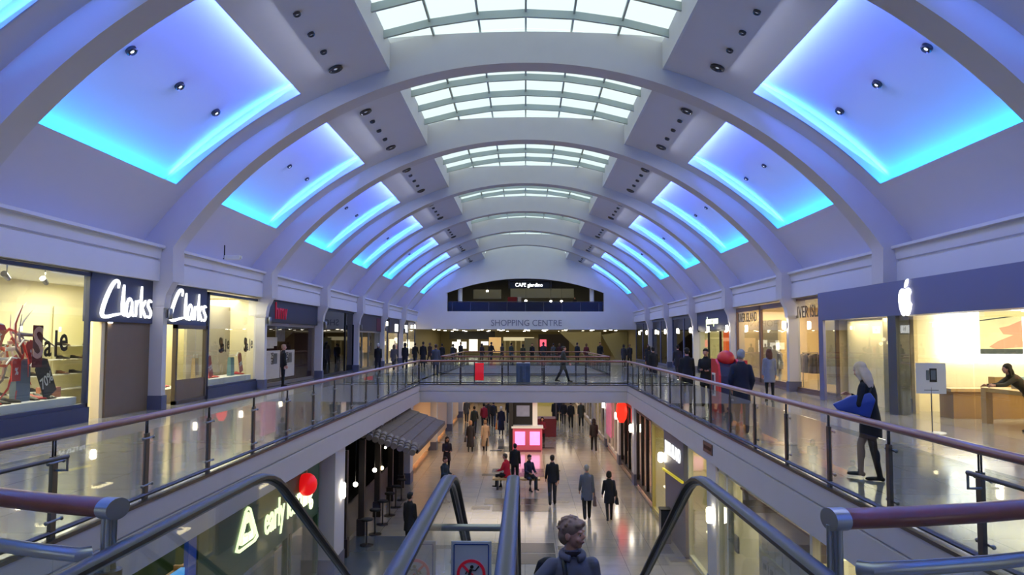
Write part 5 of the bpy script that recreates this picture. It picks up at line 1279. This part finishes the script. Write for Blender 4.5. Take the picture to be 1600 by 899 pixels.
def top_mesh(p, J, kind, fem=False, voxel=.015, fit=1.0):
    b = MB(); R = J['R']; w_ = .95 if fem else 1.0
    hem = {'jacket':-.12,'coat':-.30,'long':-.62}[kind]; fl = {'jacket':1.08,'coat':1.18,'long':1.32}[kind]
    secs = [(0,.005,hem,.165*fl*fit,.125*fl*fit)]
    if kind != 'jacket': secs.append((0,.005,hem*.45,.170*(1+(fl-1)*.5)*fit,.128*fl*.98*fit))
    secs += [(0,.005,.03,.172*fit,.130*fit),(0,.0,.18,.158*w_*fit,.120*fit),(0,0,.32,.172*w_*fit,.130*fit),(0,.0,.41,.185*w_,.128),(0,.005,.465,.168*w_,.112),(0,.01,.51,.128,.092),(0,.01,.545,.088,.074),(0,.005,.58,.070,.066)]
    n0 = len(b.v); loft(b,secs)
    for i in range(n0,len(b.v)):
        v = Vector(b.v[i])
        b.v[i] = tuple(J['pelvis']+(R@v if v.z > 0 else v))
    for n in 'lr':
        wr = J['wr_'+n]-J['hd_'+n]*.01; limb(b,[J['sh_'+n]-Vector((0,0,.01)),J['el_'+n]],[.066,.054]); b.tube([J['el_'+n],wr],[.054,.042],12)
    if kind in ('coat','long') or kind == 'jacket': n1 = len(b.v); b.tube([J['neck']-R@Vector((0,0,.03)),J['neck']+R@Vector((0,.012,.03))],[.082,.076],14)
    return remeshed(b,voxel,2)
def hair_mesh(J, kind):
    b = MB(); c = J['head']; R = J['HR']; T = lambda x,y,z: c+R@Vector((x,y,z))
    if kind == 'short': b.ball(T(0,.022,.045),(.086,.098,.088),rot=R,seg=18,n=12); b.ball(T(0,.05,-.01),(.078,.068,.075),rot=R); b.ball(T(0,-.045,.085),(.066,.045,.032),rot=R)
    elif kind == 'bob':
        b.ball(T(0,.020,.048),(.095,.105,.090),rot=R,seg=18,n=12); b.ball(T(0,.055,-.03),(.092,.075,.095),rot=R)
        for s in (-1,1): b.ball(T(s*.075,.01,-.02),(.026,.055,.085),rot=R)
    elif kind == 'long':
        b.ball(T(0,.020,.045),(.092,.102,.088),rot=R,seg=18,n=12); b.tube([T(0,.05,.03),T(0,.085,-.08),T(0,.105,-.20),T(0,.10,-.30)],[.085,.095,.085,.045],14,flat=(1.05,.6))
        for s in (-1,1): b.tube([T(s*.062,.02,.06),T(s*.085,.02,-.05),T(s*.085,.03,-.17)],[.03,.034,.018],8)
    else: b.ball(T(0,.025,.03),(.108,.118,.118),rot=R,seg=18,n=12); b.tube([T(0,.05,-.02),T(0,.06,-.12)],[.10,.11],14)
    return remeshed(b,.011,2)
POSES = {
 'walk': dict(leg_l=(.38,.10),leg_r=(-.32,.22),arm_l=(-.30,.12,.20,0),arm_r=(.35,.12,.35,0),lean=.03),
 'walk2': dict(leg_l=(-.22,.35),leg_r=(.20,.05),arm_l=(.2,.14,.3,0),arm_r=(-.18,.12,.15,0),lean=.03),
 'stand': dict(leg_l=(.03,.03),leg_r=(-.03,.0),arm_l=(.02,.12,.15,0),arm_r=(.05,.14,.2,0),spread=.01),
 'hold': dict(leg_l=(.03,.03),leg_r=(-.06,.05),arm_l=(.25,.10,1.2,.5),arm_r=(.2,.14,1.35,.45),nod=.12,spread=.01),
 'pockets': dict(leg_l=(.05,.05),leg_r=(-.05,.04),arm_l=(-.1,.26,.55,.35),arm_r=(-.1,.26,.55,.35),lean=-.02),
 'sit': dict(leg_l=(1.45,1.40),leg_r=(1.35,1.45),arm_l=(.35,.12,.9,.3),arm_r=(.30,.14,1.0,.3),lean=.12,spread=.04,nod=.1),
 'bend': dict(leg_l=(.05,.05),leg_r=(-.12,.05),arm_l=(1.0,.12,.5,0),arm_r=(.9,.14,.6,0),lean=.85,nod=-.25),
}
CACHE = {}
def tmpl(pose, fem, kind, hair):
    k = (pose,fem)
    if k not in CACHE: CACHE[k] = body_mesh(POSES[pose],.0135,fem=fem)
    me,J = CACHE[k]
    if (k,kind) not in CACHE: CACHE[(k,kind)] = top_mesh(POSES[pose],J,kind,fem,.017)
    if (k,'hair_'+hair) not in CACHE: CACHE[(k,'hair_'+hair)] = hair_mesh(J,hair)
    return me,CACHE[(k,kind)],CACHE[(k,'hair_'+hair)]
def cl(c,rough=.85): return M('cloth_%d_%d_%d'%tuple(c),c,rough,var=.25,scale=5)
SKIN = M('skin',(196,140,118),.5); 
def slot(o, mats):
    for i,m in enumerate(mats):
        if i >= len(o.material_slots): break
        o.material_slots[i].link = 'OBJECT'; o.material_slots[i].material = m
BLK,CHA,NVY,GRY,BRN,BEI = (22,22,25),(44,44,48),(28,32,52),(110,112,118),(70,52,42),(176,150,122)
def person(x,y,z,face,h,pose,kind,topc,legc,hairc,hair,label,fem=False,group=None,skin=None):
    """face: heading in degrees, 0 = towards the camera end, 180 = away, 90 = to the right"""
    me,tm,hm = tmpl(pose,fem,kind,hair)
    o = bpy.data.objects.new('person',me); S.collection.objects.link(o); o.location = (x,y,z); o.rotation_euler = (0,0,math.radians(face)); sc = h/1.72; o.scale = (sc,)*3
    tag(o,label,'person',group); slot(o,[skin or SKIN,cl(legc),cl((26,22,22))])
    for nm,m_,c in (({'jacket':'jacket','coat':'coat','long':'coat'}[kind],tm,topc),('hair',hm,hairc)):
        if not m_.materials: m_.materials.append(None)
        q = bpy.data.objects.new(nm,m_); S.collection.objects.link(q); q.parent = o; slot(q,[cl(c)])
    return o
def handbag(x,y,z,c,label,w_=.30,h=.24,rz=0,cat='handbag',name='handbag'):
    t = thing(name,label,cat,(x,y,z),rz); b = MB(); b.add([(-.06,-w_/2,0),(.06,-w_/2,0),(.06,w_/2,0),(-.06,w_/2,0),(-.03,-w_*.42,h),(.03,-w_*.42,h),(.03,w_*.42,h),(-.03,w_*.42,h)],[(0,3,2,1),(0,1,5,4),(1,2,6,5),(2,3,7,6),(3,0,4,7),(4,5,6,7)])
    b.build('bag_body',cl(c,.5),t,bevel=.015); MB().tube([(0,-w_*.3,h-.01),(0,-w_*.22,h+.18),(0,0,h+.24),(0,w_*.22,h+.18),(0,w_*.3,h-.01)],.009,6).build('handle',cl(c,.5),t)
    return t
def at(x,y,level):
    """floor point seen at photograph pixel x,y"""
    v = CM@Vector(((x-800)/F,(449.5-y)/F,-1)); k = (level-ZC)/v.z; return v.x*k, v.y*k
def P_(px,py,level,*a,**k):
    x,y = at(px,py,level); return person(x,y,level,*a,**k), x, y
# ---- lower mall
P_(863,790,0,180,1.76,'walk2','jacket',BLK,CHA,(50,40,34),'short','man in a black jacket and dark trousers walking away, centre of the lower mall')
_,x,y = P_(917,812,0,180,1.76,'walk2','coat',(96,98,102),BLK,(150,146,140),'short','grey-haired man in a grey jacket carrying a bag, walking away, lower mall')
handbag(x+.26,y-.03,.45,(110,84,70),'tan carrier bag held by the grey-jacketed man',.26,.34,cat='bag',name='carrier_bag')
_,x,y = P_(952,814,0,180,1.58,'walk2','coat',BLK,(30,28,32),(30,24,22),'bob','woman in black with a black handbag, right of the grey-jacketed man',fem=True)
handbag(x+.25,y-.02,.55,BLK,'black handbag of the woman right of the grey-jacketed man',.3,.22)
P_(928,705,0,180,1.70,'walk','jacket',(34,28,30),BLK,(30,24,24),'hood','person in a dark hooded jacket walking away near the right lower shops')
P_(867,664,0,180,1.72,'stand','long',BLK,(120,80,70),(34,26,24),'short','woman in a long black coat with bare calves, far lower mall',fem=True)
P_(874,659,0,180,1.74,'walk','jacket',NVY,BLK,(34,26,24),'short','person in navy half hidden behind the long-coated woman')
P_(881,664,0,180,1.64,'walk2','jacket',BLK,CHA,(44,34,28),'bob','slim woman in black, just right of the long-coated woman, far lower mall',fem=True)
P_(892,669,0,180,1.74,'stand','jacket',BLK,BLK,(24,22,22),'short','man all in black with pale shoes, far lower mall')
P_(908,667,0,180,1.78,'walk','coat',(66,66,60),BLK,(60,54,50),'short','person in an olive-grey coat, rightmost of the far lower group')
_,x,y = P_(735,707,0,180,1.62,'walk2','long',(34,28,34),BLK,(150,110,84),'bob','woman in a long dark coat with a bag on her left side, lower left crowd',fem=True)
handbag(x-.27,y-.03,.55,(50,44,48),'dark handbag of the long-coated woman, lower left crowd',.3,.26)
P_(758,705,0,180,1.64,'walk','long',(160,134,110),BLK,(120,90,66),'bob','woman in a beige coat and black boots walking away, lower left crowd',fem=True)
P_(741,678,0,180,1.72,'walk','jacket',(52,54,40),CHA,(40,32,28),'short','man in an olive jacket behind the long-coated woman, lower left crowd')
P_(756,672,0,180,1.70,'walk2','jacket',(150,26,40),BLK,(30,26,24),'short','person in a red jacket, far lower left crowd')
_,x,y = P_(783,680,0,180,1.72,'walk2','long',(24,26,50),NVY,(200,198,196),'bob','white-haired woman in a long navy coat with an orange bag',fem=True)
handbag(x-.30,y,.35,(240,130,30),'bright orange carrier bag beside the navy-coated woman',.34,.42,cat='bag',name='carrier_bag')
P_(771,668,0,180,1.76,'walk','jacket',(36,36,40),(44,50,66),(34,28,26),'short','man in a black jacket and blue jeans, left of the kiosk')
P_(763,664,0,0,1.70,'walk','coat',(60,50,46),BLK,(60,46,36),'short','person in a brown coat walking closer, behind the red jacket')
P_(729,660,0,180,1.70,'walk','coat',(90,84,80),CHA,(60,50,44),'short','person in a grey coat near the left windows, far lower mall')
P_(795,662,0,180,1.72,'walk2','jacket',BLK,CHA,(30,26,24),'short','dark figure directly left of the kiosk, far lower mall')
P_(698,742,0,20,1.62,'hold','coat',(40,26,30),BLK,(50,30,24),'long','woman in a dark red coat by the warm left shop windows',fem=True)
P_(694,786,0,60,1.62,'hold','jacket',(30,44,56),CHA,(60,36,30),'short','woman in a teal-black jacket with her hand raised, by the left windows',fem=True)
person(-3.25,22.7,0,150,1.62,'stand','coat',BLK,BLK,(20,18,18),'short','person in black standing at the corner of the dark café',fem=True)
person(.95,44.6,0,0,1.62,'hold','jacket',(120,24,44),BLK,(24,20,20),'long','kiosk attendant in dark red behind the pink counter',fem=True)
# seated pair
o = person(-.72,32.25,-.0,-120,1.68,'sit','jacket',(200,24,40),BLK,(96,84,74),'short','seated person in a bright red top facing left, back to us on the bench'); o.location.z = .0
o = person(.12,32.1,-.0,30,1.68,'sit','jacket',NVY,CHA,(40,34,34),'short','seated man in navy leaning forward at the right end of the bench')
person(-.42,33.3,0,180,1.62,'stand','jacket',BLK,BLK,(36,26,24),'short','dark-haired person standing just behind the bench')
# ---- upper level, right walkway
person(4.74,17.6,U,172,1.78,'pockets','coat',NVY,(38,34,34),(150,150,152),'short','grey-haired man in a navy coat at the right rail beside the ride machine')
person(5.05,25.0,U,175,1.74,'stand','coat',BLK,BLK,(30,26,24),'short','man in black standing by the right rail, left one of the pair')
person(5.55,24.6,U,-20,1.72,'hold','coat',(24,22,22),CHA,(26,22,22),'short','man in black facing us with hands at his chest, right one of the pair')
o,x,y = P_(1203,627,U,178,1.68,'stand','coat',(122,126,146),BLK,(96,58,42),'long','auburn-haired woman in a grey coat looking into the fashion window',fem=True)
person(5.6,35.0,U,180,1.72,'walk','coat',BLK,BLK,(24,20,20),'short','dark figure walking past the dark glazed right shops')
person(8.2,43.0,U,180,1.70,'walk2','coat',(34,32,40),BLK,(24,20,20),'short','dark figure close to the far right shopfronts')
person(6.9,44.5,U,180,1.66,'walk','coat',BLK,CHA,(24,20,20),'bob','second dark figure close to the far right shopfronts',fem=True)
person(11.35,18.2,U,-95,1.66,'bend','jacket',(56,48,36),CHA,(40,30,24),'long','long-haired person in olive bending over the oak table',fem=True)
person(12.9,19.3,U,95,1.72,'bend','jacket',(200,70,66),NVY,(190,160,130),'short','person in a red top bending over the oak table')
person(12.95,18.0,U,85,1.74,'bend','jacket',(60,60,76),(150,110,90),(40,32,28),'short','person in a dark top behind the red top at the oak table')
# ---- upper level, left walkway
person(-10.35,33.9,U,120,1.74,'stand','jacket',(30,34,42),BLK,(180,150,120),'short','man in a dark jacket standing at the music shop entrance')
person(-8.9,48.0,U,180,1.72,'walk2','coat',BLK,BLK,(190,186,180),'short','white-haired person in black below the 25 off window')
person(-8.6,52.0,U,180,1.66,'walk','coat',(90,86,90),CHA,(110,90,74),'long','woman in a grey coat walking past the sixth left shop',fem=True)
person(-8.1,53.5,U,180,1.72,'walk2','coat',BLK,BLK,(40,30,26),'hood','person in a black hooded coat beside the white H sign shops')
person(-7.2,56.0,U,180,1.78,'stand','long',BLK,BLK,(30,24,22),'short','tall figure in a long black coat at the end of the left walkway')
# ---- bridge and beyond
P_(880,597,U,90,1.70,'walk','coat',(60,56,44),BLK,(80,70,60),'short','person in olive and black walking across the bridge')
person(-4.9,43.6,U,180,1.70,'stand','coat',(70,72,84),(40,44,66),(60,50,46),'short','person in blue-grey near the left end of the bridge')
k = 0
for (x,y,c) in ((-8.6,62,BLK),(-7.7,64,(50,36,34)),(-6.6,63,BLK),(-6.0,66,CHA),(-5.3,65,BLK),(-3.6,66,(40,30,34)),(-3.0,70,BLK),(-2.1,72,(60,50,44)),(-1.2,68,(44,52,50)),(-.2,66,(50,48,36)),(.6,70,BLK),(1.5,66,CHA),(2.4,68,(70,66,54)),(3.0,70,(60,24,26)),(4.3,66,BLK),(5.2,68,(90,24,30)),(6.0,64,BLK),(7.4,60,CHA),(8.1,62,(48,44,40)),(8.9,58,BLK)):
    person(x,y,U,random.choice([0,180,180,150]),random.uniform(1.6,1.78),['walk','walk2','stand'][k%3],'coat',c,BLK,random.choice([(40,30,24),(24,20,20),(110,84,60)]),['short','bob'][k%2],f'{ORD[k] if k<9 else ["tenth","eleventh","twelfth","thirteenth","fourteenth","fifteenth","sixteenth","seventeenth","eighteenth","nineteenth","twentieth"][k-9]} from the left of the small dark figures beyond the second void',fem=k%2==1,group='small dark figures beyond the second void'); k += 1
for i,(x,y,c) in enumerate(((5.15,83,(30,30,34)),(-7.0,83.5,(60,50,46)),(6.9,82.5,(70,80,84)))):
    person(x,y,8.68,0,1.65,'stand','coat',c,BLK,(40,30,24),'short',['dark figure standing behind the café balustrade near the right column','figure at the far left behind the café balustrade','figure in pale blue at the right end of the café balustrade'][i])
# ---- blonde woman on the right walkway (large in view)
PB = dict(leg_l=(-.14,.06),leg_r=(.40,.38),arm_l=(.15,.30,1.9,1.2),arm_r=(.35,.10,1.9,.9),lean=.10,nod=.30,turn=-.5,curl_l=1.0,curl_r=1.0)
me,J = body_mesh(PB,.008,fine=True,fem=True); x,y = at(1362,750,U)
o = bpy.data.objects.new('person',me); S.collection.objects.link(o); o.location = (x,y,U); o.rotation_euler = (0,0,math.radians(-128)); o.scale = (.985,)*3
tag(o,'blonde woman in a black jacket clutching a blue bag, stepping along the right walkway','person'); slot(o,[M('skin_pale',(216,168,146),.5),cl((24,19,22),.6),cl((16,14,16),.4)])
for nm,m_,c in (('jacket',top_mesh(PB,J,'coat',True,.011,1.06),(18,18,22)),('hair',hair_mesh(J,'long'),(214,190,160))):
    m_.materials.append(None); q = bpy.data.objects.new(nm,m_); S.collection.objects.link(q); q.parent = o; slot(q,[cl(c)])
t = thing('shoulder_bag','royal blue shoulder bag clutched under the blonde woman’s arm','bag',(x-.20,y-.10,U+1.08),math.radians(-18))
b = MB(); b.add([(-.36,-.03,.02),(-.30,-.07,-.06),(.14,-.09,-.16),(.22,-.09,.10),(.16,-.05,.20),(-.10,-.04,.15),(-.36,.03,.02),(-.30,.07,-.06),(.14,.09,-.16),(.22,.09,.10),(.16,.05,.20),(-.10,.04,.15)],
  [(0,1,2,3,4,5),(11,10,9,8,7,6)]+[(i,i+6,(i+1)%6+6,(i+1)%6) for i in range(6)]); bm_ = remeshed(b,.014,3); bm_.materials.append(M('blue_leather',(40,66,150),.4)); q = link('bag_body',bm_,t)
MB().tube([(.14,0,.17),(.17,.03,.26),(.19,.08,.33)],.012,8).build('strap',blackm,t)
# ---- woman riding up the right escalator (largest figure)
PW = dict(leg_l=(.55,.95),leg_r=(.35,.80),arm_l=(.08,.16,.35,.1),arm_r=(.45,.80,.45,0),lean=.06,turn=.95,nod=-.02,curl_r=.9,curl_l=.6)
me,J = body_mesh(PW,.0065,fine=True,fem=True)
wx,wy = .43,7.5; wz = 2.42
o = bpy.data.objects.new('person',me); S.collection.objects.link(o); o.location = (wx,wy,wz); o.scale = (1.13,)*3; o.rotation_euler = (0,0,.12)
tag(o,'short-haired woman in a grey coat riding up the right escalator, looking sideways','person'); skw = M('skin_warm',(226,166,142),.45,var=.06,scale=14)
slot(o,[skw,cl((34,34,44)),cl((20,18,18))])
ct = top_mesh(PW,J,'coat',True,.010,1.14); ct.materials.append(None); q = bpy.data.objects.new('coat',ct); S.collection.objects.link(q); q.parent = o; slot(q,[M('grey_coat',(104,104,122),.8,var=.12,scale=9,bump=.25)])
# collar, scarf, hair tufts, eyes, lips
HR = J['HR']; hc = J['head']; T = lambda a,b_,c: hc+HR@Vector((a,b_,c))
b = MB(); nk = J['neck']
b.tube([nk+Vector((.085*math.cos(a),.075*math.sin(a)-.005,-.01+.02*math.sin(a))) for a in trange(-PI*.40-PI*.0,PI*1.40,16)],.032,10); cm2 = remeshed(b,.01,2); cm2.materials.append(None); q = link('collar',cm2,o); slot(q,[M('grey_coat')])
b = MB(); b.ball(nk+Vector((0,-.01,.0)),(.075,.07,.05)); q = b.build('scarf',cl((40,26,34)),o)
b = MB(); b.ball(T(0,.020,.050),(.090,.104,.090),rot=HR,seg=18,n=12); b.ball(T(0,.058,-.01),(.082,.066,.085),rot=HR)
rr = random.Random(3)
for i in range(90):
    a = rr.uniform(0,2*PI); el_ = rr.uniform(-.1,1.45); d = Vector((math.cos(a)*math.cos(el_)*.088,math.sin(a)*math.cos(el_)*.100,math.sin(el_)*.088))
    if d.y < -.03 and d.z < .06: continue
    p0 = T(d.x,.022+d.y,.050+d.z); dn = (HR@d).normalized(); sw = Vector((rr.uniform(-.35,.35),rr.uniform(-.35,.35),rr.uniform(-.3,.2)))
    b.tube([p0-dn*.01,p0+dn*.012+sw*.012,p0+dn*.010+sw*.030],[.013,.011,.006],6)
b.ball(T(.01,-.045,.092),(.068,.052,.032),rot=HR); b.ball(T(-.03,-.060,.084),(.036,.034,.024),rot=HR); b.ball(T(.04,-.058,.080),(.034,.034,.026),rot=HR)
hm = remeshed(b,.0065,2); hm.materials.append(None); q = bpy.data.objects.new('hair',hm); S.collection.objects.link(q); q.parent = o; slot(q,[M('brown_grey_hair',(156,124,106),.7,var=.4,scale=30)])
b = MB()
for s in (-1,1): b.ball(T(s*.030,-.079,.008),(.010,.005,.0055),0,rot=HR); b.ball(T(s*.030,-.0845,.008),(.006,.004,.006),1,rot=HR)
b.build('eyes',[white,M('iris',(40,50,60),.2)],o)
b = MB(); b.ball(T(0,-.094,-.051),(.021,.009,.008),rot=HR); b.build('lips',M('lips',(170,90,84),.5),o)
b = MB(); b.tube([J['sh_r']+Vector((.05,.07,.07)),J['sh_r']+Vector((.05,-.02,.085)),J['sh_r']+Vector((.055,-.125,-.02)),J['sh_r']+Vector((.06,-.175,-.25)),J['sh_r']+Vector((.06,-.18,-.5))],.012,8,flat=(1.6,.5)); b.build('strap',blackm,o) if False else None
t = thing('backpack','black backpack on the back of the woman riding the escalator','backpack',(wx-.20,wy+.22,wz+1.10),.12)
b = MB(); loft(b,[(0,0,0,.12,.07),(0,0,.08,.155,.10),(0,0,.25,.15,.10),(0,0,.37,.11,.07),(0,0,.40,.05,.04)]); bp = remeshed(b,.012,2); bp.materials.append(cl((18,18,22),.6)); link('bag_body',bp,t)
sh = Vector((wx,wy,wz))+Matrix.Rotation(.12,3,'Z')@(J['sh_r']*1.13)-Vector((wx-.20,wy+.22,wz+1.10)); sh = Matrix.Rotation(-.12,3,'Z')@sh
b = MB(); b.tube([sh+Vector((.09,.10,.02)),sh+Vector((.09,.03,.085)),sh+Vector((.09,-.06,.07)),sh+Vector((.095,-.135,-.03)),sh+Vector((.10,-.19,-.22)),sh+Vector((.10,-.20,-.42))],.015,8,flat=(1.5,.6)); b.build('strap',blackm,t)
for m in bpy.data.meshes:
    if not m.materials and m.polygons: pass
print('OBJECTS TOTAL', len(bpy.data.objects))
